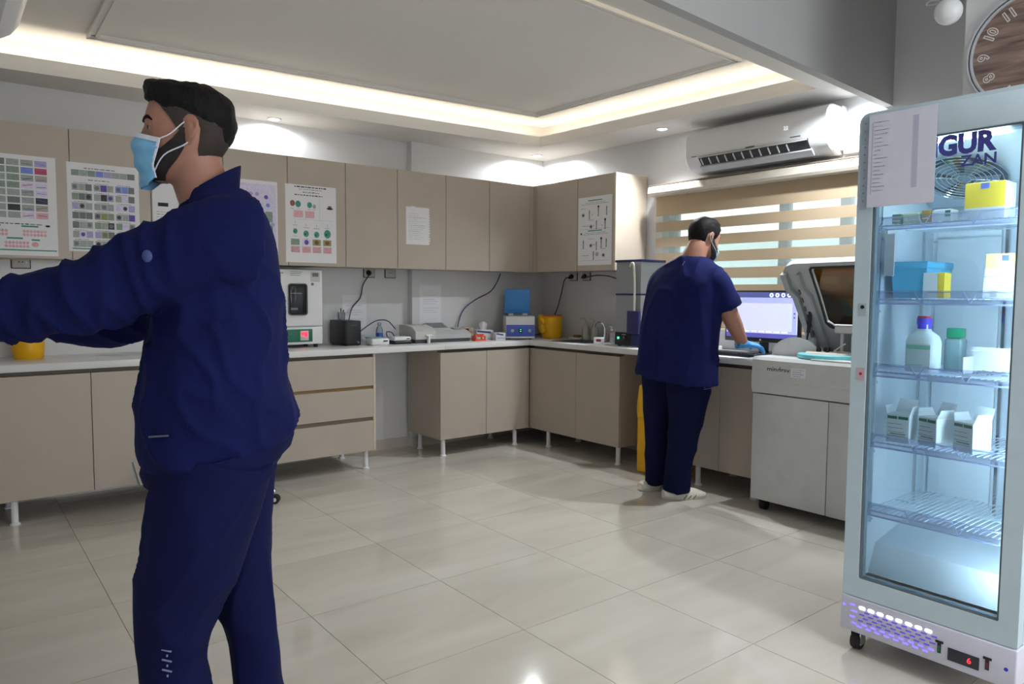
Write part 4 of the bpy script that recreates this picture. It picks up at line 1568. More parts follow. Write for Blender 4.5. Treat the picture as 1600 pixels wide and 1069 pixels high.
for k in range(8):
    put(sb, 'vent_slot', -.198 + k * .0315, 0, .1755, bp)
for r_ in range(6):
    for k in range(8):
        put(sv if r_ > 3 else sd, 'vent_slot', -.196 + k * .0315 + (.0157 if r_ % 2 == 0 else 0) - .002 * r_, 0, .1625 - r_ * .0115, bp)
for r_ in range(4):
    put(sv, 'vent_slot', -.232 + (.007 if r_ % 2 else 0), 0, .178 - r_ * .022, bp)
put(slot_mesh(.010, .010, VIO), 'indicator_light', -.262, 0, .17, bp)
for x, cc in ((.057, GREENP), (.196, mat('switch_red', (120, 40, 50), .4))):
    sw = O('rocker_switch', M().box(x - .012, x + .012, -.007, -.003, .148, .156, .001).box(x - .0055, x + .0055, -.007, -.003, .115, .149, .001), BLACKP, bp)
    O('switch_lens', M().box(x - .003, x + .003, -.0078, -.0068, .120, .140), cc, sw)
dp = O('display', M().box(.083, .174, -.0065, -.003, .103, .144, .001), mat('display_dark', (48, 46, 56), .25), bp)
lettering('lettering', '6', .027, (.139, -.0068, .1235), REDLED, dp, 'A', .0003)
put(slot_mesh(.012, .012, mat('button_blue', (40, 50, 200), .4)), 'button', .247, 0, .138, bp)
for x in (-.235, .235):
    for y in (.05, .53):
        cst = O('caster', M().cyl((x - .014, y, .031), (x + .014, y, .031), .031, n=20), RUBBER, fr)
        O('caster_fork', M().box(x - .02, x - .016, y - .018, y + .018, .02, .08).box(x + .016, x + .02, y - .018, y + .018, .02, .08).box(x - .02, x + .02, y - .018, y + .018, .068, .08), CHROME, cst)

# standards, shelves
for x, y in ((-.233, .10), (-.233, .46), (.233, .10), (.02, .548)):
    st = M()
    st.box(x - .005, x + .005, y - .007, y + .003, .46, 1.60)
    O('shelf_standard', st, CHROME, fr)
SW = mat('shelf_wire', (214, 226, 238), .3, spec=.6)
GRD = glass('shelf_guard_plastic', (244, 246, 254), .16, .05)
shz = (1.530, 1.2735, 1.0176, .7656, .5154)
sm_, gm_, wm_ = M(), M(), M()
for k in range(25):
    x = -.222 + k * .0185
    sm_.box(x - .0016, x + .0016, .075, .50, -.0035, 0)
for y in (.075, .29, .50):
    sm_.box(-.228, .228, y - .0022, y + .0022, -.0075, -.0035)
gm_.box(-.23, .23, .066, .070, -.018, .026)
for k in range(3):
    x0, x1 = -.225 + k * .15, -.075 + k * .15
    wm_.tube([(x0, .063, -.016), (x0 + .02, .063, .021), (x1 - .02, .063, .021), (x1, .063, -.016)], .0018, n=5)
wm_.tube([(-.23, .063, -.019), (.23, .063, -.019)], .003, n=6)
wm_.tube([(-.23, .066, -.016), (-.233, .10, -.03), (-.233, .12, -.05)], .003, n=6)
sm_, gm_, wm_ = sm_.mesh('shelf', SW), gm_.mesh('front_guard', GRD), wm_.mesh('guard_wire', mat('guard_wire_lilac', (176, 186, 222), .35))
for z in shz:
    s_ = put(sm_, 'shelf', 0, 0, z, fr)
    put(gm_, 'front_guard', 0, 0, 0, s_)
    put(wm_, 'guard_wire', 0, 0, 0, s_)
COOL = mat('fridge_led', (220, 240, 255), .5, emit=(214, 238, 255), estr=140)
O('led_strip', M().box(.222, .232, .054, .060, .36, 1.62), COOL, fr)
O('led_strip', M().box(-.16, .16, .056, .066, 1.784, 1.788), COOL, fr)


def FW(lx, ly, z):
    return (FX + ly, FY - lx, z)


# what stands on the shelves
def carton(name, label, lx, ly, z, w_, d_, h_, m_, rz=0, group=None):
    t = T(name, label, 'box', FW(lx, ly, z), RB + rz, group)
    O('carton', M().box(-w_ / 2, w_ / 2, -d_ / 2, d_ / 2, 0.0005, h_, .0015, 1), m_, t)
    return t


YBOX = mat('carton_yellow', (240, 204, 60), .5)
WBOX = mat('carton_white', (232, 236, 236), .5)
OLV = mat('vial_olive', (96, 122, 84), .5)
z = shz[0] + .0005
for lx, w_, h_, m_, l in ((-.185, .030, .036, OLV, 'small olive vial carton at the left end of the top shelf'), (-.135, .055, .036, mat('carton_cream', (214, 218, 176), .5), 'cream vial carton second from left on the top shelf'), (-.088, .028, .042, mat('carton_amber', (178, 132, 58), .5), 'small amber carton in the middle of the top shelf'), (-.04, .060, .040, WBOX, 'white carton with a green corner on the top shelf')):
    t = carton('vial_carton', l, lx, .14, z, w_, .06, h_, m_, 0, 'cartons lying on the top shelf')
    if m_ is WBOX:
        O('green_corner', M().box(.012, .028, -.031, -.0295, .016, .036), GREENP, t)
    else:
        O('lid_line', M().box(-w_ / 2 + .003, w_ / 2 - .003, -.0312, -.0298, h_ * .3, h_ * .4), WBOX, t)
t = carton('yellow_carton', 'yellow carton with a white base and blue mark on the top shelf', .075 + .017, .14, z, .115, .09, .115, YBOX)
O('white_band', M().box(-.0578, .0578, -.0456, .0456, 0, .035), WBOX, t)
O('blue_mark', M().box(-.012, .012, -.0462, -.0448, .094, .112), mat('mark_blue', (96, 116, 190), .5), t)
O('white_side', M().box(.057, .0585, -.044, .044, .036, .113), WBOX, t)
z = shz[1] + .0005
t = T('teal_box', 'sky blue plastic box with a lid on the second shelf', 'box', FW(-.150, .25, z), RB)
TB = mat('skyblue_plastic', (96, 190, 226), .35)
m = M()
m.rings([[Vector((sx * a, sy * b, zz)) for sx, sy in ((-1, -1), (1, -1), (1, 1), (-1, 1))] for a, b, zz in ((.052, .10, 0), (.060, .108, .105), (.054, .102, .105), (.047, .095, .006))])
O('tub', m, TB, t)
O('lid', M().box(-.064, .064, -.112, .112, .103, .128, .006), TB, t)
t = carton('small_carton', 'small white carton with a yellow edge in front of the sky blue box', -.068, .17, z, .068, .055, .088, WBOX)
O('yellow_edge', M().box(.014, .0345, -.028, .028, .001, .087), YBOX, t)
t = carton('white_carton', 'white carton at the right end of the second shelf, under the yellow one', .118, .20, z, .084, .08, .072, WBOX)
O('print', M().box(-.02, .0, -.0407, -.0395, .006, .026), mat('print_tan', (180, 176, 150), .5), t)
t = carton('yellow_carton', 'pale yellow carton lying on top of the white one, second shelf', .120, .20, z + .0725, .078, .08, .074, mat('carton_pale_yellow', (244, 228, 140), .5))
O('blue_mark', M().box(.008, .028, -.0407, -.0395, .05, .068), mat('mark_blue', (96, 116, 190), .5), t)
O('white_band', M().box(-.0395, .0395, -.0405, .0405, 0.001, .026), WBOX, t)
m = M()
m.rings([[Vector((x, y, zz)) for x, y in ((-.002, -.045), (.004, -.046), (.004, .03), (-.002, .03))] for zz in (0, .06, .16)])
t = T('hanging_leaflet', 'white leaflet hanging inside the fridge at the left wall', 'leaflet', FW(-.205, .13, 1.352), RB)
O('sheet', m, PAPER, t)
O('fold', M().box(-.003, .030, -.048, -.044, .0, .145), PAPER, t)
# bottles on the third shelf
z = shz[2] + .0005
t = T('white_bottle', 'white reagent bottle with a violet cap and red top', 'bottle', FW(-.094, .15, z), RB)
m = M()
rr = []
for a, b, zz in ((.050, .034, 0), (.053, .037, .006), (.053, .037, .105), (.046, .033, .125), (.026, .022, .140), (.021, .021, .145), (.021, .021, .165)):
    rr.append([Vector((math.copysign(abs(cos(q)) ** .6, cos(q)) * a, math.copysign(abs(sin(q)) ** .6, sin(q)) * b, zz)) for q in [2 * pi * i / 28 for i in range(28)]])
m.rings(rr)
O('body', m, mat('bottle_white', (230, 240, 240), .4), t)
O('label', M().box(-.040, .038, -.0384, -.0365, .016, .098), mat('label_pale', (206, 220, 220), .5), t)
O('label_band', M().box(-.040, .038, -.0389, -.0382, .080, .094).box(-.034, .012, -.0389, -.0382, .024, .027), mat('label_green', (140, 206, 178), .5), t)
O('cap', M().lathe([(0, .150), (.024, .150), (.024, .186), (0, .186)]), mat('cap_violet', (84, 70, 214), .35), t)
O('cap_top', M().lathe([(0, .186), (.0225, .186), (.0215, .194), (0, .194)]), mat('cap_red', (176, 44, 74), .35), t)
t = T('clear_bottle', 'pale bottle with a square green cap behind the white bottle', 'bottle', FW(-.036, .27, z), RB)
O('body', M().box(-.028, .028, -.028, .028, 0, .115, .008, 3), glass('pale_bottle', (196, 224, 226), .45), t)
O('cap', M().box(-.024, .024, -.024, .024, .116, .152, .004), mat('cap_green', (36, 150, 108), .35), t)
t = T('open_tray_carton', 'low white cardboard tray with loose strips on the third shelf', 'tray', FW(.115, .19, z), RB)
m = M()
m.box(-.08, .08, .03, .034, 0, .092)
m.box(-.08, .08, -.05, .034, 0, .003)
m.box(-.08, -.077, -.05, .034, 0, .06)
m.box(.077, .08, -.05, .034, 0, .06)
m.box(-.08, .08, .02, .034, .078, .080)
O('tray', m, WBOX, t)
m = M()
for k in range(9):
    m.tube([(-.05 + k * .014, -.052, .006 + .003 * (k % 3)), (-.042 + k * .014, -.02, .016 + .002 * (k % 2)), (-.036 + k * .014, .01, .012)], .0018, n=5)
O('strips', m, mat('strip_grey', (112, 116, 130), .5), t)
# reagent cartons with open flaps on the fourth shelf
z = shz[3] + .0005
for i, (lx, ly, rz, l) in enumerate(((-.146, .130, .05, 'white reagent carton with open flaps, left of three on the fourth shelf'), (-.040, .145, -.38, 'white reagent carton with open flaps, middle of three on the fourth shelf'), (.074, .140, -.40, 'white reagent carton with open flaps, right of three on the fourth shelf'))):
    t = carton('reagent_carton', l, lx, ly, z, .076, .078, .100, WBOX, rz, 'opened white reagent cartons')
    O('green_strip', M().box(-.034, -.002, -.0402, -.0388, .084, .094).box(.002, .034, -.0402, -.0388, .084, .094), GREENP, t)
    m = M()
    for k in range(4):
        m.box(-.033, .014 + .004 * k, -.0398, -.0389, .066 - k * .014, .0675 - k * .014)
    m.box(-.024, .026, -.0399, -.0389, .03, .0335)
    m.box(-.034, -.028, -.0399, -.0389, .010, .016)
    O('small_print', m, mat('print_mid_grey', (120, 132, 132), .5), t)
    for (p0, p1, q0, q1) in (((-.037, -.036, .1), (-.037, .036, .1), (-.046, .030, .125), (-.046, -.030, .125)), ((.037, .036, .1), (.037, -.036, .1), (.044, -.028, .128), (.044, .028, .128)), ((-.036, .038, .1), (.036, .038, .1), (.031, .058, .145), (-.031, .058, .145))):
        m = M()
        e = Vector((0, 0, .0016))
        m.rings([[Vector(v) for v in (p0, p1, q0, q1)], [Vector(v) + e for v in (p0, p1, q0, q1)]])
        O('flap', m, WBOX, t)

# the sleeve of papers taped to the door
t = T('paper_sleeve', 'clear punched sleeve holding a printed sheet, taped to the fridge door', 'paper', FW(-.137, -.006, 1.578), RB)
O('sheet', M().box(-.098, .118, -.0012, .0, .006, .318), mat('sleeve_paper', (216, 216, 230), .4, var=.03, scale=20), t)
O('sleeve', M().box(-.122, -.0985, -.0022, -.0012, .0, .322), glass('sleeve_plastic', (251, 252, 255), .05, .15), t)
pr = Print()
pr.r(.045, .06, .018, .235, mat('print_faint_lilac', (186, 186, 206), .6), -.0014)  # faint lilac strips and print lines on the sheet
pr.r(-.088, .05, .004, .24, mat('print_faint_lilac', (186, 186, 206), .6), -.0014)
for k in range(18):
    pr.line(-.08, -.06 + random.uniform(0, .03), .29 - k * .0135, mat('print_faint_lilac', (186, 186, 206), .6), .002, .01)
O('print', pr.m, pr.mats, t)
m = M()
for k in range(11):
    m.cyl((-.110, -.0024, .03 + k * .0262), (-.110, -.0034, .03 + k * .0262), .0032, n=8)
O('punch_holes', m, mat('hole_grey', (128, 140, 150), .6), t)

# ---------------------------------------------------------------- air conditioners
def aircon(label, loc, rz, wdt, depth, text):
    t = T('air_conditioner', label, 'air conditioner', loc, rz, None)
    k = depth / .225
    prof = [(0, .01), (0, .30), (-.15 * k, .302), (-.185 * k, .290), (-.212 * k, .255), (-.225 * k, .19), (-.222 * k, .12), (-.205 * k, .075), (-.170 * k, .036), (-.12 * k, .012), (-.06 * k, 0)]
    h = wdt / 2
    m = M()
    m.rings([[Vector((x, y, z)) for y, z in prof] for x in (-h + .022, h - .022)])
    O('body', m, WHITEP, t)
    for sx in (-1, 1):
        m = M()
        rr = []
        for e, x in ((1.0, h - .022), (1.0, h - .008), (.96, h)):
            rr.append([Vector((sx * x, y * e, .15 + (z - .15) * e)) for y, z in prof])
        m.rings(rr)
        O('end_cap', m, WHITEP, t)
    # outlet on the lower curve, between (-.205,.075) and (-.12,.012)
    if not text:
        O('louver', M().box(-h + .06, h - .06, -.17 * k, -.09 * k, -.004, .03, .003), mat('louver_grey', (196, 198, 202), .4), t)
        return t
    P0, P1 = Vector((0, -.2185 * k, .106)), Vector((0, -.135 * k, .018))
    d = (P1 - P0)
    nrm = Vector((0, d.z, -d.y)).normalized()
    if nrm.z > 0:
        nrm = -nrm
    def Q(x, s, e):
        return Vector((x, 0, 0)) + P0 + d * s + nrm * e
    m = M()
    ww = wdt * .385
    m.rings([[Q(x, .02, .016), Q(x, .56, .018), Q(x, .62, .004), Q(x, .62, -.01), Q(x, .02, -.01)] for x in (-ww, ww)])
    O('outlet', m, mat('outlet_dark', (52, 54, 56), .5), t)
    for q in range(11):
        x = -ww + .02 + q * (2 * ww - .16) / 10
        m = M()
        m.rings([[Q(x + a, s, e) for s, e in ((.06, .012), (.54, .012), (.5, .026), (.12, .024))] for a in (-.003, .003)])
        O('vane', m, WHITEP, t)
    m = M()
    m.rings([[Q(x, .57, .010), Q(x, .60, .028), Q(x, 1.0, .022), Q(x, 1.0, .004)] for x in (-ww - .01, ww + .01)])
    O('louver', m, mat('louver_grey', (196, 198, 202), .4), t)
    m = M()
    m.rings([[Q(x, -.02, .010), Q(x, .02, .021), Q(x, .05, .012)] for x in (-ww, ww)])
    O('outlet_lip', m, GREYP, t)
    if text:
        DISP = mat('display_white', (250, 252, 255), .5, emit=(250, 252, 255), estr=.7)
        lettering('lettering', '22', .034, (.245, -.2275 * k, .185), DISP, t, 'A', .0006)
        O('trim_mark', M().box(-.03, .035, -.2235 * k, -.218 * k, .106, .113).box(.29, .36, -.2245 * k, -.218 * k, .122, .127).box(-.47, -.43, -.2235 * k, -.218 * k, .106, .110), INK, t)
        O('pipe_cover', M().box(h + .0, h + .012, -.06, -.002, .03, .30, .003), WHITEP, t)
    return t


aircon('white wall air conditioner showing 22, above the striped blind', (-.001, -2.405, 2.145), RB, 1.06, .225, True)
t = aircon('grey-white air conditioner end cut by the frame at top left', (XL + .001, -2.11, 2.25), -RB, 1.06, .395, False)
m = M()
m.box(-.5315, -.5295, -.375, -.30, .09, .27)
O('end_slot', m, mat('slot_olive', (62, 64, 56), .5), t)
t = T('conduit', 'white pipe casing running along the wall right of the air conditioner', 'pipe casing', (0, -3.4, 2.15), RB)
O('casing', M().box(-.45, .5, -.05, -.001, 0.0, .055, .012, 3), WHITEP, t)
O('screw', M().cyl((-.40, -.05, .03), (-.40, -.053, .03), .006, n=10), STEEL, t)

# ---------------------------------------------------------------- clock and ball camera
t = T('wall_clock', 'large round wall clock with a wood grain face and outlined numerals', 'clock', (-1.1505, -4.262, 2.232), RB)
O('back', M().rings([[Vector((r * cos(q), y, r * sin(q))) for q in [2 * pi * i / 64 for i in range(64)]] for r, y in ((.215, 0), (.218, -.012))]), WHITEP, t)
O('face', M().rings([[Vector((r * cos(q), y, r * sin(q))) for q in [2 * pi * i / 64 for i in range(64)]] for r, y in ((.205, -.0121), (.205, -.014))]), wood_mat(), t)
SIL = mat('clock_silver', (206, 208, 214), .35, .3)
for r0, r1 in ((.2265, .2205), (.2125, .2075)):
    prof = [(r0, -.0), (r0, -.022), (r1, -.022), (r1, -.0)]
    O('rim', M().rings([[Vector((r * cos(q), y, r * sin(q))) for r, y in prof] for q in [2 * pi * i / 72 for i in range(72)]], close=True), SIL, t)
WD2 = mat('clock_numeral_wood', (122, 100, 92), .5)
for h in range(1, 13):
    a = radians(90 - 30 * h)
    for m_, b_, y in ((mat('numeral_white', (226, 220, 214), .5), .0034, -.0146), (WD2, -.0005, -.0154)):
        org = Vector((.165 * cos(a), y, .165 * sin(a)))
        lettering('numeral', str(h), .052, org, m_, t, 'A', .0003, 'CENTER', a - pi / 2, 1.0, b_)
for a, L_, w_ in ((radians(60), .09, .006), (radians(-30), .13, .004)):
    d_ = Vector((cos(a), 0, sin(a)))
    n_ = Vector((-sin(a), 0, cos(a)))
    m = M()
    m.rings([[d_ * -.02 + n_ * w_ + Vector((0, y, 0)), d_ * -.02 - n_ * w_ + Vector((0, y, 0)), d_ * L_ - n_ * w_ * .4 + Vector((0, y, 0)), d_ * L_ + n_ * w_ * .4 + Vector((0, y, 0))] for y in (-.018, -.0195)])
    O('hand', m, SIL, t)
O('hub', M().cyl((0, -.014, 0), (0, -.022, 0), .012), SIL, t)

t = T('ball_camera', 'white ball shaped camera on a bracket beside the clock', 'camera', (-1.14, -3.96, 2.455))
O('ball', M().sphere((-.045, -.005, -.01), .052, 24, 16), WHITEP, t)
O('bracket', M().tube([(.06, -.056, .07), (.02, -.04, .075), (-.02, -.01, .06), (-.045, -.005, .03)], .009, n=8, sub=4).cyl((.06, -.0575, .07), (.06, -.045, .07), .03), GREYP, t)
O('cable_loop', M().tube([(-.045, .01, .04), (-.06, .06, .05), (-.03, .085, .045), (.0, .05, .05), (.01, .0, .06)], .004, n=6, sub=5), GREYP, t)

# ---------------------------------------------------------------- people
FH = Vector((0.62326, 0.78201, 0))
RH = Vector((0.78201, -0.62326, 0))
HEADR = [(-.128, .070, .018, .022), (-.118, .084, .004, .036), (-.10, .091, -.022, .050), (-.08, .093, -.055, .060), (-.055, .092, -.082, .067), (-.03, .090, -.097, .0715), (-.006, .086, -.104, .0745), (.012, .0935, -.107, .076), (.03, .092, -.108, .0765), (.06, .084, -.102, .071), (.085, .062, -.083, .058), (.10, .036, -.056, .040), (.106, .012, -.03, .018)]


def hring(z):
    R_ = HEADR
    if z <= R_[0][0]:
        return R_[0][1:]
    for a, b in zip(R_[:-1], R_[1:]):
        if a[0] <= z <= b[0]:
            t = (z - a[0]) / (b[0] - a[0])
            return tuple(a[i] + (b[i] - a[i]) * t for i in (1, 2, 3))
    return R_[-1][1:]


def hsurf(phi, z, off=0.0):
    """point on the head: phi 0 = nose, pi/2 = left ear"""
    f, b, w = hring(z)
    c, a = (f + b) / 2, (f - b) / 2
    n = 2.25
    cs, sn = cos(phi), sin(phi)
    p = Vector((c + a * math.copysign(abs(cs) ** (2 / n), cs), w * math.copysign(abs(sn) ** (2 / n), sn), z))
    d = Vector((cs / max(a, .02), sn / max(w, .02), 0)).normalized()
    d.z = max(0.0, (z - .03) / .06) * 1.0
    return p + d.normalized() * off


def add_head(m, X):
    """head, nose and ears; X maps head space to person space"""
    rr = []
    zs = [-.128 + .234 * k / 26 for k in range(27)]
    for z in zs:
        rr.append([X @ hsurf(2 * pi * j / 40, z) for j in range(40)])
    m.rings(rr)
    nz = []
    for z, fx, wd_, bk in ((.008, .094, .008, .07), (-.012, .103, .010, .07), (-.032, .114, .013, .07), (-.046, .117, .018, .075), (-.056, .104, .015, .075)):
        nz.append([X @ Vector(q) for q in ((bk, -wd_, z), (fx - .006, -wd_ * .8, z), (fx, 0, z), (fx - .006, wd_ * .8, z), (bk, wd_, z))])
    m.rings(nz)
    for s in (-1, 1):
        m.tube([X @ Vector(q) for q in ((.060, s * .052, .004), (.078, s * .030, .014), (.083, s * .008, .012))], [.010, .012, .010], n=8, sub=3)
        # ear: rim, lobe and bowl
        e = [(-.010, s * .072, -.034), (-.016, s * .079, -.032), (-.029, s * .087, -.014), (-.034, s * .091, .004), (-.028, s * .090, .018), (-.015, s * .085, .020), (-.006, s * .077, .008)]
        m.tube([X @ Vector(q) for q in e], [.0055, .006, .0055, .005, .005, .005, .005], n=8, sub=3)
        m.tube([X @ Vector(q) for q in ((-.012, s * .068, -.03), (-.018, s * .078, -.008), (-.018, s * .079, .012))], [.008, .010, .007], n=8, sub=3)


def face_parts(root, X, hair_m, iris):
    body_parts = []
    for s in (-1, 1):
        c = Vector((.0690, s * .031, -.003))
        e = O('eye', M().sphere((0, 0, 0), .0125, 16, 12), mat('eye_white', (168, 158, 152), .3), root)
        e.location = X @ c
        m = M()
        m.sphere((0, 0, 0), (.0062, .0062, .003), 12, 6)
        q = O('iris', m, iris, root)
        q.matrix_local = Matrix.Translation(X @ (c + Vector((.0108, s * .001, 0)))) @ X.to_quaternion().to_matrix().to_4x4() @ Matrix.Rotation(pi / 2, 4, 'Y')
        m = M()
        m.tube([X @ hsurf(s * a, zz, .0012) for a, zz in ((.20, .013), (.36, .018), (.56, .020), (.76, .010))], [(.0028, .0048), (.003, .0052), (.0028, .0042), (.0015, .0015)], n=8, up=X.to_3x3() @ Vector((0, 0, 1)), sub=4)
        O('eyebrow', m, hair_m, root)
        m = M()
        m.tube([X @ Vector(q) for q in ((.078, s * .017, .001), (.0855, s * .028, .0085), (.081, s * .042, .004), (.072, s * .050, -.001))], [(.003, .0035)] * 4, n=6, sub=3)
        O('eyelid', m, SKIN, root)


def hair_shell(X, hairline, thick, nphi=64, nv=14):
    m = M()
    rr = []
    for i in range(nv + 1):
        v = i / nv
        ring = []
        for j in range(nphi):
            ph = -pi + 2 * pi * j / nphi
            z0 = hairline(abs(ph))
            z = z0 + (.1055 - z0) * (1 - (1 - v) ** 1.6)
            ring.append(X @ hsurf(ph, z, thick(abs(ph), z, v)))
        rr.append(ring)
    inner = [X @ hsurf(-pi + 2 * pi * j / nphi, hairline(abs(-pi + 2 * pi * j / nphi)) - .001, -.006) for j in range(nphi)]
    m.rings([inner] + rr)
    return m


def patch_shell(X, p0, p1, z_lo, z_hi, off, nphi=30, nz=12, th=.004, zmin=-9):
    """closed shell over part of the head surface"""
    m = M()
    outer, inner = [], []
    for i in range(nz + 1):
        ro, ri = [], []
        for j in range(nphi + 1):
            ph = p0 + (p1 - p0) * j / nphi
            zl, zh = z_lo(ph), z_hi(ph)
            z = zl + (zh - zl) * i / nz
            o_ = off(ph, z, i / nz)
            zc = max(z, zmin)
            dz = Vector((-.25 * (zc - z), 0, z - zc))
            ro.append(X @ (hsurf(ph, zc, o_) + dz))
            ri.append(X @ (hsurf(ph, zc, o_ - th) + dz))
        outer.append(ro)
        inner.append(ri)
    rr = [o_ + list(reversed(i_)) for o_, i_ in zip(outer, inner)]
    m.rings(rr)
    return m


def add_hand(m, W, D, N, side, s=1.0, curl=.5, grow=0.0):
    """palm, four unequal bent fingers and a thumb. D: direction, N: back of hand, side: towards the thumb"""
    W, D, N = Vector(W), Vector(D).normalized(), Vector(N).normalized()
    N = (N - D * N.dot(D)).normalized()
    B = D.cross(N).normalized()
    if B.dot(Vector(side)) < 0:
        B = -B
    m.tube([W - D * .03, W, W + D * .045 * s, W + D * .088 * s], [(.026 * s + grow, .020 * s + grow), (.028 * s + grow, .019 * s + grow), (.040 * s + grow, .016 * s + grow), (.039 * s + grow, .012 * s + grow)], n=14, up=N, sub=3)
    for k, (o_, L) in enumerate(((.030, .070), (.010, .080), (-.010, .074), (-.029, .058))):
        p = W + D * .078 * s + B * o_ * s
        d = (D + B * o_ * 1.2).normalized()
        pts = [p]
        a = 0
        for q, fr_ in enumerate((.42, .32, .26)):
            a += curl * (.55, .75, .5)[q] * (1 + .1 * k)
            pts.append(pts[-1] + (d * cos(a) - N * sin(a)) * L * s * fr_)
        m.tube(pts, [.0098 * s + grow, .0092 * s + grow, .0085 * s + grow, .0068 * s + grow], n=10, sub=3)
    p = W + D * .022 * s + B * .026 * s - N * .004
    m.tube([p, p + (B * .55 + D * .75 - N * .2).normalized() * .034 * s, p + (B * .30 + D * .9 - N * .35).normalized() * .062 * s], [.0125 * s + grow, .011 * s + grow, .0085 * s + grow], n=10, sub=3)


def torso(m, secs, f, n=36, p=2.3):
    """secs: (centre, fwd half-depth, half-width)"""
    f = Vector(f).normalized()
    l = Vector((0, 0, 1)).cross(f)
    N = len(secs)
    dense = []
    for i in range(N - 1):
        for k in range(4):
            t = k / 4
            g = lambda q: 0.5 * ((2 * secs[i][q]) + (secs[i + 1][q] - secs[max(0, i - 1)][q]) * t + (2 * secs[max(0, i - 1)][q] - 5 * secs[i][q] + 4 * secs[i + 1][q] - secs[min(N - 1, i + 2)][q]) * t * t + (3 * secs[i][q] - secs[max(0, i - 1)][q] - 3 * secs[i + 1][q] + secs[min(N - 1, i + 2)][q]) * t ** 3)
            dense.append(tuple(g(q) for q in range(5)))
    dense.append(secs[-1])
    rr = []
    for cx, cy, cz, a, b in dense:
        rr.append([Vector((cx, cy, cz)) + f * (a * math.copysign(abs(cos(q)) ** (2 / p), cos(q))) + l * (b * math.copysign(abs(sin(q)) ** (2 / p), sin(q))) for q in [2 * pi * i / n for i in range(n)]])
    m.rings(rr)


def folds(me, amp, fx, zmin=None, seed=0.0, axis=None):
    def fn(c, n):
        p = Vector((c.x * fx[0] + seed, c.y * fx[1], c.z * fx[2]))
        a = noise.noise(p)
        b = noise.noise(p * 2.1 + Vector((3, 7, 1)))
        return amp * ((1 - abs(a) * 1.8) ** 3 * 1.1 - .35 + .35 * b)
    displace(me, fn)


def clog(root, pos, ang, m_):
    """white clog with heel strap; origin under its middle, toe towards ang"""
    c, s = cos(ang), sin(ang)
    X = Matrix.Translation(pos) @ Matrix.Rotation(ang, 4, 'Z')
    m = M()
    m.rings([[X @ Vector((x * k, y * k, z)) for x, y in [(.145 * cos(q), (.05 + .006 * cos(q)) * sin(q)) for q in [2 * pi * i / 28 for i in range(28)]]] for k, z in ((.95, 0), (1.0, .006), (1.0, .026), (.97, .032))])
    sh = O('shoe', m, m_, root)
    rr = []
    for x, w_, h in ((-.135, .036, .050), (-.12, .043, .060), (-.06, .045, .062), (-.02, .046, .070), (.03, .049, .068), (.08, .050, .055), (.12, .040, .040), (.140, .018, .030)):
        rr.append([X @ Vector((x, w_ * cos(q), .02 + (h - .02) * max(0, sin(q)) ** .8 if sin(q) > 0 else .02)) for q in [2 * pi * i / 20 for i in range(20)]])
    m = M()
    m.rings(rr)
    O('upper', m, m_, sh)
    m = M()
    for sd in (-1, 1):
        m.cyl(X @ Vector((-.035, sd * .046, .052)), X @ Vector((-.035, sd * .052, .052)), .008, n=12)
        for k in range(3):
            m.tube([X @ Vector((-.02 + k * .03, sd * .0555, .006)), X @ Vector((.0 + k * .03, sd * .0550, .030))], .0022, n=6)
    O('rivet', m, mat('shoe_dark', (70, 50, 56), .5), sh)
    return sh


# ---- the man in the foreground, walking to the left with an arm stretched out
p1 = T('person', 'man in a navy jacket and blue face mask striding left, arm outstretched', 'person', CAM * 1 + FH * 1.8 + RH * -.759 - Vector((0, 0, CAM.z)), -YAW)
f1 = Vector((-.91, -.42, 0))
X1 = Matrix.Translation((-.031, -.012, 1.668)) @ Matrix.Rotation(pi + .33, 4, 'Z') @ Matrix.Rotation(-.03, 4, 'Y') @ Matrix.Scale(.965, 4)
LS, LE, LW = Vector((.118, -.165, 1.395)), Vector((-.155, -.21, 1.284)), Vector((-.40, -.23, 1.222))
RS, RE, RW = Vector((-.03, .165, 1.40)), Vector((-.30, .14, 1.215)), Vector((-.53, .06, 1.245))
LH, LK, LA = Vector((.055, -.085, .90)), Vector((-.040, -.085, .52)), Vector((-.03, -.075, .09))
RHp, RK, RA = Vector((.025, .085, .90)), Vector((.045, .085, .50)), Vector((.10, .10, .13))
m = M()
add_head(m, X1)
m.tube([X1 @ Vector((-.012, 0, -.05)), X1 @ Vector((-.035, 0, -.12)), (.035, 0, 1.47)], [(.058, .062), (.060, .064), (.075, .075)], n=20, sub=4)
torso(m, [(.05, 0, .88, .11, .16), (.045, 0, 1.05, .12, .16), (.045, 0, 1.25, .12, .17), (.05, 0, 1.42, .09, .17), (.05, 0, 1.51, .06, .08)], f1)
for a, b, c in ((LS, LE, LW), (RS, RE, RW)):
    m.tube([a, b, c], [.055, .046, .032], n=14, sub=5)
    add_hand(m, c + (c - b).normalized() * .02, (c - b), (0, 0, 1), (0, 1, .3) if a is LS else (0, -1, .3), 1.0, .35)
for a, b, c in ((LH, LK, LA), (RHp, RK, RA)):
    m.tube([a, b, c], [.08, .055, .042], n=14, sub=5)
me = fuse(m, .006, 3)
O('body', me, SKIN, p1)
IRIS = mat('dark_iris', (40, 28, 22), .2)
face_parts(p1, X1, HAIR, IRIS)


def lerp(v, tab):
    for (a, x), (b, y) in zip(tab[:-1], tab[1:]):
        if v <= b:
            return x + (y - x) * max(0, (v - a)) / (b - a)
    return tab[-1][1]


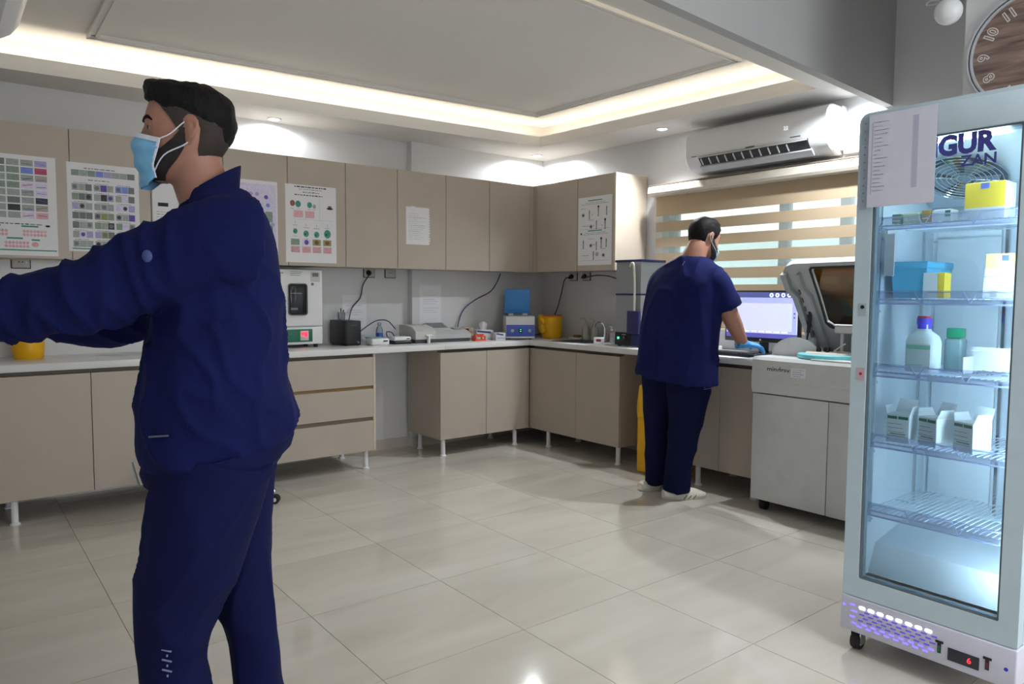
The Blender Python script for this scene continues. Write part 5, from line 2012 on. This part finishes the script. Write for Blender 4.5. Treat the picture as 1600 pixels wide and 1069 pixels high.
HL1 = lambda a: lerp(a, [(0, .072), (.6, .066), (.95, .046), (1.25, .020), (1.40, -.012), (1.52, -.012), (1.6, .022), (1.83, .018), (1.95, -.05), (2.3, -.085), (3.15, -.095)])
fade = hair_shell(X1, HL1, lambda a, z, v: .0025 + .001 * v)
O('hair_fade', fade, mat('cropped_hair', (50, 40, 35), .75, var=.25, scale=70), p1)
HT1 = lambda a: lerp(a, [(0, .066), (.7, .058), (1.1, .040), (1.5, .036), (2.2, .012), (2.7, -.02), (3.15, -.025)])


def thick1(a, z, v):
    return lerp(v, [(0, .003), (.18, .012), (.5, .016), (1, .014)]) + (.030 * max(0, 1 - a / 1.15) * max(0, 1 - abs(v - .35) / .6) if a < 1.15 else 0)


hm = hair_shell(X1, HT1, thick1, 72, 16)
me = hm.mesh('hair', HAIR)
displace(me, lambda c, n: .0035 * noise.noise(c * 70) + .004 * noise.noise(c * 26))
O('hair', me, None, p1)
bd = patch_shell(X1, -1.62, 1.62, lambda a: -.128, lambda a: lerp(abs(a), [(0, -.052), (.5, -.045), (1.0, -.062), (1.3, -.040), (1.48, -.004), (1.7, -.004)]), lambda a, z, v: .0045 * (1 - v * .7) + .0015, 48, 10, .006)
O('beard', bd, BEARD, p1)


def mask_off(a, z, v):
    nose = .020 * max(0, 1 - abs(a) / .75) * max(0, 1 - abs(z + .035) / .075)
    pleat = .0022 * sin((v) * 6 * pi)
    return .010 + nose + pleat + .012 * (1 - v) * max(0, 1 - abs(a) / 1.3)


mk = patch_shell(X1, -1.06, 1.06, lambda a: lerp(abs(a), [(0, -.150), (.6, -.146), (1.06, -.124)]), lambda a: lerp(abs(a), [(0, -.012), (.4, -.022), (1.06, -.034)]), mask_off, 40, 30, .003, -.095)
mko = O('face_mask', mk, MASK, p1)
mt = patch_shell(X1, -1.065, 1.065, lambda a: lerp(abs(a), [(0, -.022), (.4, -.032), (1, -.043)]), lambda a: lerp(abs(a), [(0, -.011), (.4, -.021), (1, -.033)]), lambda a, z, v: mask_off(a, z, 1) + .0012, 40, 3, .004)
O('mask_top_band', mt, MASKW, mko)
for sgn in (-1, 1):
    me_ = patch_shell(X1, sgn * 1.02, sgn * 1.08, lambda a: -.126, lambda a: -.034, lambda a, z, v: .0125, 3, 10, .004, -.095)
    O('mask_edge', me_, MASKW, mko)
    for zz, e in ((-.036, (-.012, sgn * .079, .014)), (-.120, (-.010, sgn * .075, -.040))):
        O('ear_loop', M().tube([X1 @ hsurf(sgn * 1.05, zz, .012), X1 @ (hsurf(sgn * 1.28, zz * .6, .006)), X1 @ Vector(e), X1 @ Vector((-.034, sgn * .081, 0))], .0016, n=6, sub=5), MASKW, mko)

# jacket
m = M()
torso(m, [(.030, .0, .880, .150, .180), (.028, 0, .895, .170, .198), (.025, .0, .94, .188, .210), (.020, 0, 1.02, .178, .205), (.030, 0, 1.16, .160, .21), (.042, 0, 1.30, .142, .215), (.055, 0, 1.41, .112, .205), (.056, 0, 1.475, .090, .15), (.045, 0, 1.52, .072, .085), (.042, 0, 1.535, .06, .065)], f1, 48)
m.tube([LS + Vector((.05, .03, .0)), LS, LS * .5 + LE * .5 + Vector((0, 0, .006)), LE + Vector((0, 0, -.006)), LE * .5 + LW * .5, LW], [.102, .104, .090, .082, .074, .062], n=22, sub=6)
m.tube([RS + Vector((.03, -.03, 0)), RS, RS * .5 + RE * .5, RE, RE * .5 + RW * .5, RW], [.10, .105, .095, .088, .075, .06], n=20, sub=6)
me = fuse(m, .0085, 6)


def jf(c, n):
    d = 0.0
    # sleeve creases ring the arm, body creases fall diagonally from the armpit
    ax = (LW - LS).normalized()
    t_ = (c - LS).dot(ax)
    dist = ((c - LS) - ax * t_).length
    if t_ > .02 and dist < .17 and c.y < -.06:
        p = Vector((t_ * 17 + c.z * 4, c.z * 5, c.y * 4))
        w_ = min(1, (t_ - .02) / .1)
        d += w_ * (.013 * ((1 - abs(noise.noise(p)) * 1.7) ** 3 - .4) + .006 * noise.noise(p * .55))
    else:
        q = Vector((c.x * 11 + c.z * 7.5, c.y * 9, c.z * 3.2 - c.x * 3))
        w_ = min(1, max(.15, (1.42 - c.z) / .2))
        d += w_ * (.013 * ((1 - abs(noise.noise(q)) * 1.7) ** 3 - .4) + .006 * noise.noise(q * .6))
    return d + .0015 * noise.noise(c * 60)


displace(me, jf)
for v in me.vertices:
    if v.co.z < 1.04:
        v.co.z -= .038 * (v.co - Vector((.028, 0, 0))).dot(f1) / .17 * min(1, (1.04 - v.co.z) / .12)
jk = O('jacket', me, NAVY, p1)
m = M()
hb = []
l1 = Vector((0, 0, 1)).cross(f1)
for z, a, b in ((.856, .148, .178), (.850, .160, .188), (.860, .170, .196), (.888, .178, .203), (.905, .174, .200), (.905, .15, .18)):
    hb.append([Vector((.028, 0, z + .0)) + f1 * (a * cos(q) * (1 + .012 * sin(9 * q))) + l1 * (b * sin(q)) + Vector((0, 0, -.038 * cos(q))) for q in [2 * pi * i / 60 for i in range(60)]])
m.rings(hb)
O('hem_band', m, NAVY2, jk)
m = M()
cr = []
for zz, r, e in ((1.500, .084, 0), (1.535, .078, .004), (1.553, .075, .006), (1.551, .068, .006), (1.50, .070, 0)):
    cr.append([Vector((.012, 0, zz)) + f1 * (r * cos(q) * .90) + l1 * (r * .92 * sin(q)) - f1 * (e * 2 - .0) * 1.0 + Vector((0, 0, -.042 * cos(q))) for q in [2 * pi * i / 36 for i in range(36)]])
m.rings(cr)
O('collar', m, NAVY2, jk)
PALE = mat('pale_print', (122, 134, 190), .6)
O('sleeve_badge', M().sphere((.003, -.284, 1.357), (.011, .006, .013), 14, 8), mat('badge_blue', (66, 78, 134), .6), jk)
m = M()
m.tube([(-.138, -.072, .815), (-.150, -.078, .875)], .0025, n=6)
O('zip_pull', m, GREYP, jk)
O('pocket_mark', M().tube([(-.045, -.203, .962), (.0, -.207, .966)], .0022, n=6), mat('grey_thread', (96, 100, 120), .7), jk)
# trousers
m = M()
torso(m, [(.035, 0, .81, .085, .13), (.036, 0, .86, .136, .175), (.035, 0, .93, .138, .180), (.03, 0, .99, .12, .16)], Vector((-1, -.1, 0)), 36)
m.tube([LH + Vector((.01, .01, 0)), Vector((.030, -.085, .78)), Vector((.000, -.09, .66)), LK + Vector((-.002, 0, .03)), Vector((-.060, -.085, .40)), Vector((-.05, -.08, .22)), LA], [.128, .130, .118, .103, .080, .080, .082], n=24, sub=5)
m.tube([RHp, Vector((.025, .085, .76)), Vector((.025, .085, .64)), RK + Vector((.0, 0, .02)), Vector((.070, .09, .36)), Vector((.08, .10, .22)), RA], [.110, .108, .097, .080, .064, .066, .072], n=24, sub=5)
me = fuse(m, .0085, 5)
folds(me, .008, (8, 8, 5), seed=4.2)
tr = O('trousers', me, NAVY2, p1)
O('drawstring', M().tube([(-.010, -.176, .850), (-.006, -.192, .832), (.006, -.197, .815)], .0035, n=6, sub=3).tube([(.012, -.186, .850), (.016, -.198, .830), (.010, -.200, .805)], .0035, n=6, sub=3), mat('drawstring_green', (58, 84, 90), .6), tr)
m = M()
for k in range(6):
    m.tube([(-.045 + .012 * (k % 2), -.172, .46 - k * .012), (-.033 + .010 * ((k + 1) % 2), -.172, .455 - k * .012)], .0022, n=5)
O('leg_print', m, mat('pale_thread', (128, 136, 176), .7), tr)
SHOE = mat('white_clog', (222, 216, 202), .5)
clog(p1, Vector((-.085, -.078, 0)), pi, SHOE)
clog(p1, Vector((.07, .10, 0.0)), pi, SHOE)

# ---- the man at the computer, seen from behind
p2 = T('person', 'man in navy short sleeved scrubs leaning to the computer, blue glove on the bench', 'person', CAM * 1 + FH * 4.55 + RH * 1.039 - Vector((0, 0, CAM.z)), -YAW)
f2 = Vector((.80, .60, 0)).normalized()
l2 = Vector((0, 0, 1)).cross(f2)
X2 = Matrix.Translation((.160, .02, 1.632)) @ Matrix.Rotation(.50, 4, 'Z') @ Matrix.Rotation(.24, 4, 'Y')
S2 = Vector((.06, -.01, 0))
RS2, RE2, RW2 = S2 - l2 * .195 + Vector((0.0, 0, 1.355)), Vector((.266, -.17, 1.165)), Vector((.385, -.06, .980))
LS2, LE2, LW2 = S2 + l2 * .195 + Vector((.0, 0, 1.365)), Vector((-.02, .25, 1.14)), Vector((.15, .34, 1.02))
LH2, LK2, LA2 = Vector((-.085, .10, .88)), Vector((-.098, .12, .48)), Vector((-.085, .15, .10))
RH2, RK2, RA2 = Vector((.04, -.07, .88)), Vector((.045, -.05, .48)), Vector((.0, -.04, .10))
m = M()
add_head(m, X2)
m.tube([X2 @ Vector((-.03, 0, -.03)), X2 @ Vector((-.05, 0, -.10)), Vector((.07, 0, 1.47))], [(.064, .062), (.068, .066), (.09, .08)], n=20, sub=4)
torso(m, [(.0, 0, .85, .12, .2), (.02, 0, 1.1, .14, .2), (.05, 0, 1.35, .12, .2), (.06, 0, 1.45, .07, .13), (.065, 0, 1.5, .05, .07)], f2)
for a, b, c in ((RS2, RE2, RW2), (LS2, LE2, LW2)):
    m.tube([a, a * .5 + b * .5, b, b * .6 + c * .4, c], [.062, .060, .054, .050, .034], n=16, sub=4)
HD = Vector((.72, .10, -.12))
add_hand(m, RW2 + HD.normalized() * .012, HD, (-.1, -.1, 1), (-.3, 1, 0), 1.0, .45)
add_hand(m, LW2 + Vector((.02, 0, -.01)), (.9, .1, -.25), (0, 0, 1), (0, -1, 0), 1.0, .45)
for a, b, c in ((LH2, LK2, LA2), (RH2, RK2, RA2)):
    m.tube([a, b, c], [.08, .055, .042], n=14, sub=4)
me = fuse(m, .0065, 3)
O('body', me, SKIN, p2)
face_parts(p2, X2, HAIR, IRIS)
HL2 = lambda a: lerp(a, [(0, .070), (.6, .064), (.95, .046), (1.25, .020), (1.40, -.016), (1.52, -.016), (1.6, .024), (1.9, .022), (2.1, -.045), (2.5, -.092), (3.15, -.098)])
me = hair_shell(X2, HL2, lambda a, z, v: lerp(v, [(0, .004), (.3, .010), (.6, .016), (1, .020)]) + (.016 * max(0, 1 - a / 1.0) * max(0, 1 - abs(v - .35) / .6) if a < 1 else 0), 64, 14).mesh('hair', HAIR)
displace(me, lambda c, n: .003 * noise.noise(c * 70) + .004 * noise.noise(c * 24))
O('hair', me, None, p2)
bd = patch_shell(X2, -1.62, 1.62, lambda a: -.128, lambda a: lerp(abs(a), [(0, -.052), (.5, -.045), (1.0, -.062), (1.3, -.040), (1.48, -.004), (1.7, -.004)]), lambda a, z, v: .0045 * (1 - v * .7) + .0015, 40, 8, .006)
O('beard', bd, BEARD, p2)
mk = patch_shell(X2, -.98, .98, lambda a: lerp(abs(a), [(0, -.1279), (.6, -.127), (1, -.112)]), lambda a: lerp(abs(a), [(0, -.050), (.4, -.055), (1, -.060)]), mask_off, 30, 20, .003)
mko = O('face_mask', mk, mat('mask_pale_green', (176, 214, 220), .75), p2)
for sgn in (-1, 1):
    O('ear_loop', M().tube([X2 @ hsurf(sgn * .97, -.106, .012), X2 @ hsurf(sgn * 1.25, -.075, .010), X2 @ Vector((-.012, sgn * .082, -.04)), X2 @ Vector((-.040, sgn * .088, -.012)), X2 @ Vector((-.036, sgn * .084, .016))], .0016, n=6, sub=5), MASKW, mko)
# tunic
m = M()
torso(m, [(-.012, 0, .755, .195, .285), (-.012, 0, .80, .195, .282), (-.005, 0, .92, .192, .272), (.005, 0, 1.06, .190, .272), (.025, 0, 1.20, .182, .275), (.045, -.0, 1.33, .165, .280), (.056, 0, 1.405, .138, .255), (.062, 0, 1.462, .108, .185), (.068, 0, 1.515, .076, .085)], f2, 48, 2.2)
m.tube([RS2 + l2 * .05, RS2, RS2 * .55 + RE2 * .45, RS2 * .12 + RE2 * .88], [.085, .090, .090, .090], n=22, sub=5)
m.tube([LS2 - l2 * .05, LS2, LS2 * .55 + LE2 * .45, LS2 * .12 + LE2 * .88], [.085, .090, .090, .090], n=22, sub=5)
me = fuse(m, .009, 5)
for v in me.vertices:
    if v.co.z < .86:
        lean = (v.co - Vector((-.012, 0, 0))).dot(-l2)
        v.co.z += -.10 * lean * (.86 - v.co.z) / .1
folds(me, .0085, (7.5, 7.5, 3.4), seed=1.3)
tn = O('tunic', me, NAVY, p2)
O('neck_tag', M().tube([Vector((-.012, -.125, 1.455)), Vector((-.0, -.132, 1.478))], .0025, n=6), PALE, tn)
# trousers
m = M()
torso(m, [(-.02, .01, .74, .12, .165), (-.015, .01, .84, .145, .19), (-.015, .0, .92, .15, .2)], f2, 36)
m.tube([LH2, Vector((-.090, .11, .70)), LK2, Vector((-.092, .14, .25)), Vector((-.085, .155, .05))], [.118, .108, .084, .074, .080], n=22, sub=5)
m.tube([RH2, Vector((.058, -.065, .68)), RK2, Vector((.018, -.04, .25)), Vector((.0, -.035, .045))], [.138, .132, .104, .084, .088], n=22, sub=5)
me = fuse(m, .009, 4)
folds(me, .007, (7, 7, 4), seed=8.2)
tr = O('trousers', me, mat('navy_trousers', (15, 21, 56), .85, var=.12, scale=9, bump=.25, bscale=220, spec=.12), p2)
m = M()
for k in range(2):
    m.tube([(.120 + .0, -.190, .720 - k * .010), (.172, -.155, .722 - k * .010)], .002, n=5)
O('pocket_mark', m, PALE, tr)
clog(p2, Vector((.050, -.03, 0)), .12, SHOE)
clog(p2, Vector((-.075, .19, 0)), .45, SHOE)
# gloves
for W_, D_, N_, sd in ((RW2, HD, (-.1, -.1, 1), (-.3, 1, 0)), (LW2, Vector((.9, .1, -.25)), (0, 0, 1), (0, -1, 0))):
    m = M()
    dd = Vector(D_).normalized()
    add_hand(m, W_ + dd * .012, D_, N_, sd, 1.0, .45, .0035)
    m.tube([W_ - dd * .035, W_ - dd * .01, W_ + dd * .03], [(.042, .040), (.040, .036), (.038, .024)], n=16, up=N_, sub=3)
    me = fuse(m, .0042, 2)
    displace(me, lambda c, n: .0016 * noise.noise(c * 60))
    O('glove', me, GLOVE, p2)

# ---------------------------------------------------------------- tidy up
bpy.context.view_layer.update()
